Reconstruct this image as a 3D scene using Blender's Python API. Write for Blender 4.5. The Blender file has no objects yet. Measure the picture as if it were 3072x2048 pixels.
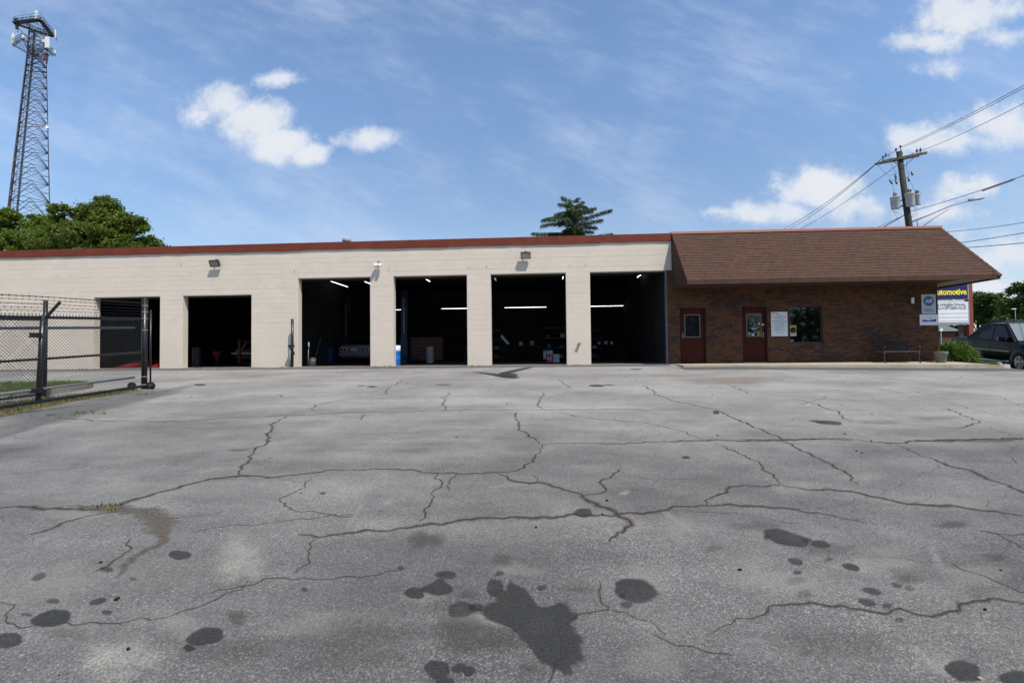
import bpy, math, random
import numpy as np
from mathutils import Vector, Matrix
random.seed(7); rng = np.random.default_rng(7)
SC = bpy.context.scene
COL = SC.collection
rad = math.radians

# ------------------------------------------------------------------ camera
# World: X along the facade, Y into the building (facade face at Y=0), Z up, shop floor at Z=0.
F, CX, CY = 1476.0, 1536.0, 1024.0           # focal length and centre in photo pixels
YAW, PITCH, ROLL = 0.0672, 0.0241, 0.0105
CAM = np.array([1.318, -19.583, 0.469])
SLOPE = 0.0552                               # the lot falls away from the building
_f = np.array([-math.sin(YAW)*math.cos(PITCH), math.cos(YAW)*math.cos(PITCH), math.sin(PITCH)])
_r0 = np.array([math.cos(YAW), math.sin(YAW), 0.0]); _u0 = np.cross(_r0, _f)
_rt = math.cos(ROLL)*_r0 - math.sin(ROLL)*_u0
_up = math.cos(ROLL)*_u0 + math.sin(ROLL)*_r0
cam_d = bpy.data.cameras.new('camera'); cam = bpy.data.objects.new('camera', cam_d); COL.objects.link(cam)
cam_d.sensor_width = 36.0; cam_d.sensor_fit = 'HORIZONTAL'; cam_d.lens = F/3072*36
cam_d.clip_start = 0.1; cam_d.clip_end = 3000
cam.matrix_world = Matrix(((_rt[0], _up[0], -_f[0], CAM[0]), (_rt[1], _up[1], -_f[1], CAM[1]),
                           (_rt[2], _up[2], -_f[2], CAM[2]), (0, 0, 0, 1)))
SC.camera = cam

def ray(x, y): return (x-CX)/F*_rt - (y-CY)/F*_up + _f
def atY(x, y, Y):                             # survey helpers: measured photo point on a known plane
    d = ray(x, y); return CAM + d*((Y-CAM[1])/d[1])
def atZ(x, y, Z):
    d = ray(x, y); return CAM + d*((Z-CAM[2])/d[2])
def onG(x, y):
    d = ray(x, y); return CAM + d*((SLOPE*CAM[1]-CAM[2])/(d[2]-SLOPE*d[1]))
def depth(p): return float((np.asarray(p)-CAM) @ _f)
def pix(p):
    d = np.asarray(p)-CAM; z = d @ _f
    return CX+F*(d @ _rt)/z, CY-F*(d @ _up)/z

# ------------------------------------------------------------------ sky, sun, exposure
SUN_TO = Vector((0.92, -1.0, 2.2)).normalized()
SUN_EL = math.asin(SUN_TO.z); SUN_AZ = math.atan2(SUN_TO.x, SUN_TO.y)
world = bpy.data.worlds.new('World'); SC.world = world; world.use_nodes = True
SKY_STRENGTH = 0.10
SC.view_settings.view_transform = 'Standard'; SC.view_settings.look = 'None'
SC.view_settings.exposure = 0.5; SC.view_settings.gamma = 1.0; SC.view_settings.use_curve_mapping = False
sun_d = bpy.data.lights.new('sun', 'SUN'); sun_d.energy = 3.6; sun_d.angle = rad(0.53); sun_d.color = (1.0, 0.95, 0.87)
sun = bpy.data.objects.new('sun', sun_d); COL.objects.link(sun)
sun.rotation_euler = (-SUN_TO).to_track_quat('-Z', 'Y').to_euler(); sun.location = (20, -20, 40)

class NT:
    """tiny node-graph writer"""
    def __init__(s, tree): s.t = tree; s.n = tree.nodes; s.l = tree.links
    def new(s, ty, **k):
        n = s.n.new(ty)
        for a, b in k.items():
            if a == 'ins':
                for i, v in b.items(): s.put(n.inputs[i], v)
            else: setattr(n, a, b)
        return n
    def put(s, sock, v):
        if hasattr(v, 'is_linked') or hasattr(v, 'links'): s.l.new(v, sock)
        elif isinstance(v, (tuple, list)) and len(v) == 3 and sock.type == 'RGBA': sock.default_value = (*v, 1)
        else: sock.default_value = v
    def m(s, op, a, b=None, c=None, clamp=False):
        n = s.n.new('ShaderNodeMath'); n.operation = op; n.use_clamp = clamp
        for i, v in enumerate((a, b, c)):
            if v is not None: s.put(n.inputs[i], v)
        return n.outputs[0]
    def v(s, op, a, b=None):
        n = s.n.new('ShaderNodeVectorMath'); n.operation = op
        s.put(n.inputs[0], a)
        if b is not None: s.put(n.inputs[1], b)
        return n.outputs['Value'] if op in ('LENGTH', 'DOT_PRODUCT') else n.outputs[0]
    def mix(s, f, a, b):
        n = s.n.new('ShaderNodeMix'); n.data_type = 'RGBA'
        s.put(n.inputs['Factor'], f); s.put(n.inputs[6], a); s.put(n.inputs[7], b)
        return n.outputs[2]
    def noise(s, vec, scale, detail=4, rough=0.55):
        n = s.n.new('ShaderNodeTexNoise'); s.put(n.inputs['Vector'], vec)
        n.inputs['Scale'].default_value = scale; n.inputs['Detail'].default_value = detail; n.inputs['Roughness'].default_value = rough
        return n.outputs[0]
    def step(s, x, a, b):
        n = s.n.new('ShaderNodeMapRange'); n.interpolation_type = 'SMOOTHSTEP'
        s.put(n.inputs[0], x); n.inputs[1].default_value = a; n.inputs[2].default_value = b
        return n.outputs[0]

def build_sky():
    N = NT(world.node_tree); N.n.clear()
    out = N.new('ShaderNodeOutputWorld'); bg = N.new('ShaderNodeBackground')
    N.l.new(bg.outputs[0], out.inputs[0])
    sky = N.new('ShaderNodeTexSky', sky_type='NISHITA', sun_disc=False)
    sky.sun_elevation = SUN_EL; sky.sun_rotation = SUN_AZ
    sky.air_density = 1.0; sky.dust_density = 0.6; sky.ozone_density = 1.2; sky.altitude = 300
    geo = N.new('ShaderNodeTexCoord').outputs['Generated']
    d = N.v('NORMALIZE', geo)
    sp = N.new('ShaderNodeSeparateXYZ', ins={0: d})
    x, y, z = sp.outputs
    yy = N.m('MAXIMUM', N.m('ABSOLUTE', y), 0.12)
    px = N.m('DIVIDE', x, yy); pz = N.m('DIVIDE', z, yy)
    P = N.new('ShaderNodeCombineXYZ', ins={0: px, 1: pz, 2: 0.0}).outputs[0]
    w1 = N.noise(P, 4.2, 7, 0.62)
    # cumulus: (azimuth slope, elevation slope, half width, half height, weight), measured as world directions
    blobs = []
    def B(cx, cy, rx, ry, w=1.0):              # from photo measurements (2352-wide survey sheet)
        q = ray(cx*1.3061, cy*1.3061); blobs.append((q[0]/q[1], q[2]/q[1], rx*1.3061/F*1.05, ry*1.3061/F*1.05, w))
    B(505,235,95,55); B(585,275,115,62); B(650,325,90,45); B(715,352,55,28); B(640,182,85,26,.8); B(470,262,70,40,.7)
    B(845,318,88,34); B(2235,30,170,62,1.1); B(2140,95,100,32,.8); B(2310,85,100,42); B(2090,318,85,52,1.1)
    B(2200,328,120,36,.9); B(2320,290,120,60); B(1890,440,130,52,1.1); B(1760,490,165,36); B(1960,470,90,50,.8)
    B(1650,485,60,20,.7); B(2225,428,80,32,.8); B(2165,160,50,24,.45); B(2140,490,100,26,.7)
    B(2330,590,160,70,.75); B(2290,660,140,40,.7)
    acc = None
    for cx_, cz_, rx_, rz_, w in blobs:
        a = N.m('MULTIPLY', N.m('SUBTRACT', px, cx_), 1/rx_)
        b = N.m('MULTIPLY', N.m('SUBTRACT', pz, cz_), 1/rz_)
        r2 = N.m('ADD', N.m('MULTIPLY', a, a), N.m('MULTIPLY', b, b))
        g = N.m('MULTIPLY', N.m('SUBTRACT', 1.0, N.m('SQRT', r2)), w)
        acc = g if acc is None else N.m('MAXIMUM', acc, g)
    acc = N.m('MAXIMUM', acc, -0.9)
    fine = N.noise(P, 15.0, 9, 0.66)
    dens = N.m('ADD', acc, N.m('MULTIPLY', N.m('SUBTRACT', w1, 0.5), 2.6))
    dens = N.m('ADD', dens, N.m('MULTIPLY', N.m('SUBTRACT', fine, 0.5), 1.7))
    cum = N.step(dens, -0.05, 0.72)
    thick = N.step(dens, 0.15, 1.0)
    # thin high cloud: streaky veils
    sx = N.new('ShaderNodeVectorRotate', rotation_type='Z_AXIS', ins={'Vector': P, 'Angle': 0.35}).outputs[0]
    st = N.v('MULTIPLY', sx, (1.0, 2.6, 1.0))
    c1 = N.noise(st, 1.6, 8, 0.62); c2 = N.noise(st, 6.0, 6, 0.65)
    ci = N.step(N.m('ADD', N.m('MULTIPLY', c1, 0.75), N.m('MULTIPLY', c2, 0.35)), 0.48, 0.80)
    ci = N.m('MULTIPLY', ci, 0.56)
    low = N.m('MULTIPLY', N.step(pz, 0.42, 0.0), N.step(c1, 0.30, 0.62))
    ci = N.m('MAXIMUM', ci, N.m('MULTIPLY', low, 0.50))
    skyc = N.v('MULTIPLY', sky.outputs[0], (SKY_STRENGTH,)*3)
    skyc = N.v('MULTIPLY', skyc, N.mix(N.step(pz, 0.15, 0.62), (1.0, 1.02, 1.04), (1.27, 1.36, 1.42)))
    veil = N.mix(ci, skyc, (0.46, 0.53, 0.66))
    shade = N.m('MULTIPLY', N.step(w1, 0.25, 0.7), thick)
    cc = N.mix(shade, (0.50, 0.55, 0.63), (0.60, 0.61, 0.63))
    col = N.mix(N.m('MULTIPLY', cum, 0.94), veil, cc)
    up = N.step(z, -0.02, 0.01)
    col = N.mix(up, (0.10, 0.11, 0.10), col)
    N.l.new(col, bg.inputs[0]); bg.inputs[1].default_value = 1.0

build_sky()

# ------------------------------------------------------------------ materials
def mat(name, col, rough=0.6, spec=0.4, metal=0.0, var=0.0, vscale=3.0, fine=0.0, fscale=60.0, bump=0.0, bscale=40.0,
        alt=None, emit=0.0, coat=0.0, trans=0.0):
    m = bpy.data.materials.new(name); m.use_nodes = True
    N = NT(m.node_tree); b = m.node_tree.nodes['Principled BSDF']
    b.inputs['Roughness'].default_value = rough; b.inputs['Metallic'].default_value = metal
    b.inputs['Specular IOR Level'].default_value = spec
    b.inputs['Coat Weight'].default_value = coat
    c = (*col, 1)
    pos = N.new('ShaderNodeNewGeometry').outputs['Position']
    if var or fine or alt:
        a2 = alt if alt else tuple(max(0, q*(1-var)) for q in col)
        n1 = N.step(N.noise(pos, vscale, 5), 0.3, 0.7)
        col_s = N.mix(n1, col, a2)
        if fine:
            n2 = N.noise(pos, fscale, 2, 0.7)
            f = N.m('ADD', 1-fine*0.5, N.m('MULTIPLY', N.m('SUBTRACT', n2, 0.35), fine*1.7))
            col_s = N.v('SCALE', col_s) if False else N.mix(1.0, col_s, col_s)
            vm = N.new('ShaderNodeVectorMath', operation='SCALE'); N.l.new(col_s, vm.inputs[0]); N.l.new(f, vm.inputs['Scale'])
            col_s = vm.outputs[0]
        N.l.new(col_s, b.inputs['Base Color'])
    else: b.inputs['Base Color'].default_value = c
    if bump:
        bn = N.new('ShaderNodeBump'); bn.inputs['Strength'].default_value = bump; bn.inputs['Distance'].default_value = 0.01
        N.l.new(N.noise(pos, bscale, 4), bn.inputs['Height']); N.l.new(bn.outputs[0], b.inputs['Normal'])
    if emit:
        b.inputs['Emission Color'].default_value = c; b.inputs['Emission Strength'].default_value = emit
    if trans:
        tb = N.new('ShaderNodeBsdfTranslucent'); tb.inputs[0].default_value = (col[0]*1.6, col[1]*1.5, col[2]*0.7, 1)
        ms = N.new('ShaderNodeMixShader'); ms.inputs[0].default_value = trans
        N.l.new(b.outputs[0], ms.inputs[1]); N.l.new(tb.outputs[0], ms.inputs[2])
        N.l.new(ms.outputs[0], m.node_tree.nodes['Material Output'].inputs[0])
    return m

def asphalt_mat():
    m = bpy.data.materials.new('worn_asphalt'); m.use_nodes = True
    N = NT(m.node_tree); b = m.node_tree.nodes['Principled BSDF']
    pos = N.new('ShaderNodeNewGeometry').outputs['Position']
    flat = N.v('MULTIPLY', pos, (1, 1, 0))
    big = N.noise(N.v('MULTIPLY', flat, (0.55, 1.0, 0)), 0.22, 5, 0.6)
    mid = N.noise(flat, 1.1, 6, 0.65)
    stre = N.noise(N.v('MULTIPLY', flat, (0.35, 1.6, 0)), 0.9, 5, 0.6)
    sep = N.new('ShaderNodeSeparateXYZ', ins={0: pos})
    # traffic-polished, dusty surface by the shop doors; darker binder left where cars do not drive, low on the lot
    worn = N.step(N.m('ADD', sep.outputs[1], N.m('MULTIPLY', N.m('SUBTRACT', big, 0.5), 9.0)), -17.5, -8.0)
    k = N.m('ADD', N.m('MULTIPLY', worn, 0.60), N.m('MULTIPLY', N.m('SUBTRACT', mid, 0.5), 0.75))
    k = N.m('ADD', k, N.m('MULTIPLY', N.m('SUBTRACT', stre, 0.5), 0.75))
    k = N.step(k, -0.25, 0.85)
    base = N.mix(k, (0.088, 0.085, 0.081), (0.272, 0.258, 0.234))
    # exposed aggregate: every stone its own tone, pale stones where the binder has worn off
    vor = N.new('ShaderNodeTexVoronoi', feature='F1'); N.l.new(flat, vor.inputs['Vector']); vor.inputs['Scale'].default_value = 150
    vs_ = N.new('ShaderNodeSeparateColor', ins={0: vor.outputs['Color']}); vc, vc2 = vs_.outputs[0], vs_.outputs[1]
    patch = N.step(N.noise(flat, 0.75, 5, 0.65), 0.40, 0.72)
    tone = N.m('ADD', 0.72, N.m('MULTIPLY', N.m('POWER', vc, 1.6), 0.60))
    sc0 = N.new('ShaderNodeVectorMath', operation='SCALE'); N.l.new(base, sc0.inputs[0]); N.l.new(tone, sc0.inputs['Scale']); base = sc0.outputs[0]
    thr = N.m('SUBTRACT', 0.965, N.m('MULTIPLY', patch, 0.22))
    stone = N.m('GREATER_THAN', vc2, thr)
    base = N.mix(N.m('MULTIPLY', stone, 0.36), base, (0.38, 0.35, 0.31))
    pit = N.m('LESS_THAN', vc2, 0.14)
    base = N.mix(N.m('MULTIPLY', pit, 0.45), base, (0.040, 0.038, 0.036))
    mot = N.noise(N.v('MULTIPLY', flat, (0.8, 1.0, 0)), 0.36, 6, 0.62)
    mot2 = N.noise(flat, 3.2, 5, 0.7)
    mm = N.m('ADD', N.m('MULTIPLY', N.step(mot, 0.34, 0.66), 0.38), N.m('MULTIPLY', mot2, 0.42))
    sc1 = N.new('ShaderNodeVectorMath', operation='SCALE'); N.l.new(base, sc1.inputs[0]); N.l.new(N.m('ADD', 0.60, mm), sc1.inputs['Scale']); base = sc1.outputs[0]
    g2 = N.noise(flat, 38, 3, 0.75)
    fz = N.m('ADD', 0.62, N.m('MULTIPLY', g2, 0.76))
    vm = N.new('ShaderNodeVectorMath', operation='SCALE'); N.l.new(base, vm.inputs[0]); N.l.new(fz, vm.inputs['Scale'])
    tan = N.step(N.noise(flat, 0.5, 5, 0.6), 0.55, 0.75)
    fin = N.mix(N.m('MULTIPLY', tan, 0.22), vm.outputs[0], (0.25, 0.215, 0.165))
    N.l.new(fin, b.inputs['Base Color'])
    b.inputs['Roughness'].default_value = 0.88; b.inputs['Specular IOR Level'].default_value = 0.28
    bn = N.new('ShaderNodeBump'); bn.inputs['Strength'].default_value = 0.55; bn.inputs['Distance'].default_value = 0.012
    hh = N.m('ADD', N.m('MULTIPLY', N.noise(flat, 70, 3, 0.7), 0.8), N.m('MULTIPLY', mid, 0.5))
    N.l.new(hh, bn.inputs['Height']); N.l.new(bn.outputs[0], b.inputs['Normal'])
    return m

def decal_mat(name, c1, c2, scale=14.0, rough=0.8, lo=0.42, hi=0.62, amp=0.55, maxa=1.0, fscale=70.0):
    """stain or dirt lying on the asphalt, ragged where its edge thins out"""
    m = bpy.data.materials.new(name); m.use_nodes = True
    N = NT(m.node_tree); b = m.node_tree.nodes['Principled BSDF']
    pos = N.v('MULTIPLY', N.new('ShaderNodeNewGeometry').outputs['Position'], (1, 1, 0))
    at = N.new('ShaderNodeAttribute', attribute_name='cover')
    st = N.new('ShaderNodeAttribute', attribute_name='strength')
    n = N.noise(pos, scale, 5, 0.7); n2 = N.noise(pos, fscale, 2, 0.7)
    a = N.m('ADD', at.outputs['Fac'], N.m('MULTIPLY', N.m('SUBTRACT', n, 0.5), amp))
    a = N.m('ADD', a, N.m('MULTIPLY', N.m('SUBTRACT', n2, 0.5), amp*0.9))
    a = N.step(a, lo, hi)
    big_ = N.m('ADD', 0.74, N.m('MULTIPLY', N.step(N.noise(pos, 4.5, 5, 0.7), 0.60, 0.38), 0.26))
    a = N.m('MULTIPLY', a, big_)
    gr = N.m('ADD', 0.80, N.m('MULTIPLY', N.step(N.noise(pos, 150, 2, 0.7), 0.62, 0.40), 0.20))
    a = N.m('MULTIPLY', N.m('MULTIPLY', N.m('MULTIPLY', a, gr), st.outputs['Fac']), maxa)
    col = N.mix(N.step(n2, 0.35, 0.65), c1, c2)
    N.l.new(col, b.inputs['Base Color']); b.inputs['Roughness'].default_value = rough
    b.inputs['Specular IOR Level'].default_value = 0.3
    N.l.new(a, b.inputs['Alpha'])
    return m

M = {}
def mk(k, *a, **kw): M[k] = mat(k, *a, **kw)
mk('block_paint', (0.650, 0.566, 0.468), 0.75, 0.25, var=0.07, vscale=0.8, fine=0.10, fscale=45, bump=0.35, bscale=55)
mk('block_paint_b', (0.643, 0.559, 0.461), 0.75, 0.25, var=0.07, vscale=0.9, fine=0.10, fscale=45, bump=0.35, bscale=50)
mk('joint_paint', (0.64, 0.556, 0.458), 0.8, 0.2, var=0.16, vscale=2.2)
mk('fascia_red', (0.165, 0.040, 0.024), 0.65, 0.15, var=0.22, vscale=1.6, fine=0.15, fscale=14)
mk('ridge_red', (0.36, 0.13, 0.085), 0.5, 0.4, var=0.15, vscale=2.0)
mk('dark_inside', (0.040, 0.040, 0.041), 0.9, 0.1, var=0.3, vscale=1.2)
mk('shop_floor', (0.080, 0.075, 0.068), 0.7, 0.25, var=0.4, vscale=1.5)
mk('sill_concrete', (0.36, 0.31, 0.23), 0.85, 0.2, var=0.3, vscale=2.5, fine=0.2)
mk('walk_concrete', (0.44, 0.375, 0.285), 0.85, 0.2, var=0.22, vscale=1.3, fine=0.2, fscale=50, bump=0.2)
mk('kerb_concrete', (0.30, 0.27, 0.22), 0.85, 0.2, var=0.3, vscale=1.6, fine=0.2)
mk('mortar', (0.115, 0.080, 0.056), 0.9, 0.15, var=0.25, vscale=4)
BR = [(0.160,0.079,0.042),(0.138,0.069,0.040),(0.122,0.063,0.040),(0.104,0.057,0.040),(0.089,0.052,0.041),(0.075,0.049,0.043),(0.168,0.080,0.041),(0.132,0.070,0.045)]
for i, c in enumerate(BR): mk('brick_%d' % i, c, 0.9, 0.06, var=0.25, vscale=9, fine=0.3, fscale=70)
SH = [(0.100,0.055,0.038),(0.093,0.053,0.038),(0.109,0.055,0.038),(0.088,0.052,0.039),(0.097,0.058,0.041)]
for i, c in enumerate(SH): mk('shingle_%d' % i, c, 0.9, 0.15, var=0.16, vscale=5, fine=0.5, fscale=60)
mk('shingle_edge', (0.10, 0.042, 0.030), 0.9, 0.1, var=0.3, vscale=6)
mk('soffit_bounce_lit', (0.30, 0.275, 0.235), 0.7, 0.2, var=0.1)
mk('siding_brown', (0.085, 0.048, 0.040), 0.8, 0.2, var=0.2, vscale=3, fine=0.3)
mk('door_red', (0.062, 0.0155, 0.010), 0.6, 0.08, var=0.15, vscale=2)
mk('door_frame', (0.042, 0.015, 0.011), 0.6, 0.1, var=0.15, vscale=3)
mk('aluminium', (0.20, 0.20, 0.19), 0.5, 0.3)
mk('galv', (0.30, 0.31, 0.32), 0.6, 0.3, 0.0, var=0.2, vscale=8)
mk('steel_grey', (0.20, 0.215, 0.23), 0.5, 0.5, 0.4, var=0.2, vscale=6)
mk('glass_dark', (0.012, 0.014, 0.015), 0.04, 0.6)
mk('glass_car', (0.005, 0.007, 0.009), 0.05, 0.18)
mk('white_paint', (0.74, 0.74, 0.73), 0.5, 0.4, var=0.05, vscale=2)
mk('sign_white', (0.72, 0.74, 0.77), 0.4, 0.4, var=0.04, vscale=3)
mk('sign_grey', (0.48, 0.51, 0.54), 0.4, 0.4, var=0.05, vscale=3)
mk('sign_blue', (0.012, 0.012, 0.075), 0.4, 0.4)
mk('logo_blue', (0.02, 0.13, 0.30), 0.4, 0.4)
mk('emblem_blue', (0.015, 0.03, 0.26), 0.4, 0.4)
mk('ink', (0.10, 0.11, 0.15), 0.6, 0.3)
mk('ink_grey', (0.24, 0.25, 0.28), 0.6, 0.3)
mk('yellow', (0.80, 0.66, 0.03), 0.5, 0.4)
mk('poster_yellow', (0.45, 0.38, 0.10), 0.5, 0.3, var=0.2, vscale=12)
mk('black_paint', (0.012, 0.012, 0.013), 0.35, 0.5, var=0.2, vscale=10)
mk('black_vinyl', (0.010, 0.011, 0.012), 0.4, 0.5)
mk('rubber', (0.018, 0.017, 0.016), 0.85, 0.2, var=0.3, vscale=10)
mk('wire_rust', (0.055, 0.045, 0.04), 0.6, 0.4, 0.5)
mk('bronze', (0.045, 0.032, 0.025), 0.45, 0.5, var=0.1)
mk('lens', (0.24, 0.26, 0.25), 0.15, 0.6, var=0.1, vscale=20)
mk('tower_steel', (0.098, 0.082, 0.088), 0.55, 0.4, 0.3, var=0.3, vscale=1.0)
mk('tower_dark', (0.060, 0.062, 0.060), 0.6, 0.4, 0.3, var=0.3, vscale=1.0)
mk('antenna_white', (0.72, 0.73, 0.66), 0.5, 0.4)
mk('antenna_rust', (0.11, 0.045, 0.035), 0.6, 0.3)
mk('pole_wood', (0.040, 0.062, 0.042), 0.85, 0.2, alt=(0.070, 0.052, 0.038), vscale=3.0, fine=0.4, fscale=30)
mk('arm_wood', (0.115, 0.105, 0.09), 0.85, 0.2, var=0.4, vscale=4)
mk('trafo_grey', (0.45, 0.47, 0.47), 0.45, 0.4, var=0.12, vscale=3)
mk('ceramic', (0.10, 0.075, 0.068), 0.3, 0.5)
mk('cable', (0.025, 0.026, 0.028), 0.6, 0.3)
mk('pylon_red', (0.235, 0.060, 0.036), 0.6, 0.3, var=0.2, vscale=2)
mk('tube_light', (0.86, 0.93, 1.0), 0.5, 0.2, emit=4.0)
mk('tube_light_dim', (0.86, 0.95, 0.92), 0.5, 0.2, emit=0.9)
mk('tube_case', (0.25, 0.26, 0.28), 0.5, 0.3)
mk('lift_blue', (0.012, 0.022, 0.055), 0.5, 0.4, var=0.2)
mk('drum_blue', (0.010, 0.16, 0.56), 0.4, 0.4, var=0.08, vscale=4)
mk('drum_navy', (0.008, 0.022, 0.075), 0.5, 0.4)
mk('drum_black', (0.02, 0.02, 0.021), 0.5, 0.4, var=0.2)
mk('chest_red', (0.13, 0.012, 0.010), 0.4, 0.5)
mk('bright_red', (0.15, 0.010, 0.010), 0.5, 0.4, var=0.2)
mk('bench_iron', (0.026, 0.020, 0.016), 0.45, 0.5, var=0.15, vscale=8)
mk('bench_slat', (0.085, 0.088, 0.085), 0.55, 0.4, var=0.2, vscale=8)
mk('pot_stone', (0.20, 0.205, 0.165), 0.85, 0.2, var=0.2, vscale=5, fine=0.2)
mk('car_paint', (0.004, 0.005, 0.011), 0.2, 0.10)
mk('car_clad', (0.014, 0.014, 0.015), 0.5, 0.4)
mk('windscreen_glass', (0.16, 0.19, 0.185), 0.06, 1.0)  # sky reflection and glare are put into the pale base colour
mk('chrome', (0.62, 0.63, 0.65), 0.12, 0.5, 1.0)
mk('moulding', (0.30, 0.30, 0.24), 0.35, 0.5, 0.4)
mk('alloy', (0.42, 0.43, 0.45), 0.3, 0.5, 0.85)
mk('lamp_red', (0.35, 0.02, 0.02), 0.2, 0.5)
mk('old_paint', (0.27, 0.26, 0.265), 0.4, 0.4, var=0.1)
mk('plate', (0.50, 0.56, 0.62), 0.5, 0.3)
mk('card_white', (0.55, 0.58, 0.60), 0.7, 0.2, var=0.1, vscale=8)
mk('card_red', (0.42, 0.10, 0.09), 0.7, 0.2, var=0.2, vscale=10)
mk('wood_handle', (0.30, 0.24, 0.16), 0.7, 0.3)
mk('bark', (0.075, 0.060, 0.048), 0.9, 0.1, var=0.4, vscale=4, fine=0.3, fscale=20)
for i, c in enumerate([(0.090,0.140,0.022),(0.064,0.110,0.017),(0.115,0.160,0.028),(0.130,0.150,0.034)]): mk('leaf_%d' % i, c, 0.55, 0.3, trans=0.35)
for i, c in enumerate([(0.110,0.165,0.024),(0.080,0.135,0.018),(0.135,0.18,0.030)]): mk('limeleaf_%d' % i, c, 0.55, 0.3, trans=0.3)
for i, c in enumerate([(0.046,0.074,0.024),(0.034,0.058,0.018),(0.062,0.090,0.030)]): mk('needle_%d' % i, c, 0.6, 0.3, trans=0.12)
for i, c in enumerate([(0.066,0.100,0.026),(0.048,0.078,0.022),(0.086,0.120,0.034)]): mk('farleaf_%d' % i, c, 0.6, 0.25, trans=0.2)
for i, c in enumerate([(0.068,0.130,0.014),(0.044,0.092,0.010),(0.105,0.165,0.022)]): mk('bushleaf_%d' % i, c, 0.5, 0.35, trans=0.25)
mk('grass', (0.10, 0.15, 0.030), 0.8, 0.2, var=0.35, vscale=3, fine=0.4, fscale=40)
mk('dry_grass', (0.20, 0.18, 0.075), 0.85, 0.2, var=0.35, vscale=3, fine=0.4, fscale=40)
mk('soil', (0.125, 0.100, 0.060), 0.95, 0.1, alt=(0.095, 0.092, 0.042), vscale=3, fine=0.5, fscale=40)
mk('mulch', (0.13, 0.065, 0.035), 0.95, 0.1, var=0.4, vscale=8, fine=0.5)
mk('road_asphalt', (0.15, 0.15, 0.15), 0.9, 0.2, var=0.2, vscale=0.6)
mk('far_brick', (0.15, 0.045, 0.03), 0.85, 0.2, var=0.2, vscale=1)
mk('far_roof', (0.13, 0.14, 0.15), 0.8, 0.2, var=0.2, vscale=1)
mk('iron_lid', (0.05, 0.05, 0.05), 0.6, 0.4, 0.5, var=0.3, vscale=12)
mk('roof_flake', (0.7, 0.7, 0.68), 0.8, 0.2)
M['asphalt'] = asphalt_mat()
M['oil'] = decal_mat('oil_stain', (0.017, 0.017, 0.017), (0.046, 0.045, 0.041), scale=7, rough=0.75, lo=0.26, hi=0.72, amp=0.62, maxa=0.95, fscale=95)
M['grime'] = decal_mat('soft_grime', (0.050, 0.044, 0.038), (0.085, 0.075, 0.062), scale=6, rough=0.85, lo=0.25, hi=0.95, amp=0.85, maxa=0.85)
M['crackdirt'] = decal_mat('crack_dirt', (0.050, 0.039, 0.030), (0.145, 0.118, 0.092), scale=24, rough=0.95, lo=0.34, hi=0.80, amp=1.25, maxa=0.85, fscale=70)
M['crackline'] = decal_mat('crack_line', (0.016, 0.014, 0.012), (0.045, 0.036, 0.028), scale=26, rough=0.95, lo=0.40, hi=0.70, amp=1.3, maxa=0.92, fscale=60)
M['gritdirt'] = decal_mat('grit_dirt', (0.040, 0.031, 0.024), (0.165, 0.130, 0.100), scale=11, rough=0.95, lo=0.20, hi=0.95, amp=1.2, maxa=0.85, fscale=52)
M['bleach'] = decal_mat('bleached_patch', (0.26, 0.24, 0.205), (0.40, 0.375, 0.33), scale=5, rough=0.9, lo=0.28, hi=0.90, amp=1.0, maxa=0.78, fscale=70)
M['newtar'] = decal_mat('fresh_tar', (0.072, 0.073, 0.076), (0.105, 0.106, 0.108), scale=2.2, rough=0.85, lo=0.15, hi=0.95, amp=0.7, maxa=0.80)
M['oldline'] = decal_mat('faded_line', (0.38, 0.37, 0.34), (0.48, 0.47, 0.44), scale=9, rough=0.85, lo=0.50, hi=0.80, amp=1.0, maxa=0.55)
M['rust'] = decal_mat('rust_wash', (0.20, 0.145, 0.105), (0.24, 0.19, 0.145), scale=3, rough=0.9, lo=0.3, hi=1.0, amp=0.7, maxa=0.55)

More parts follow.
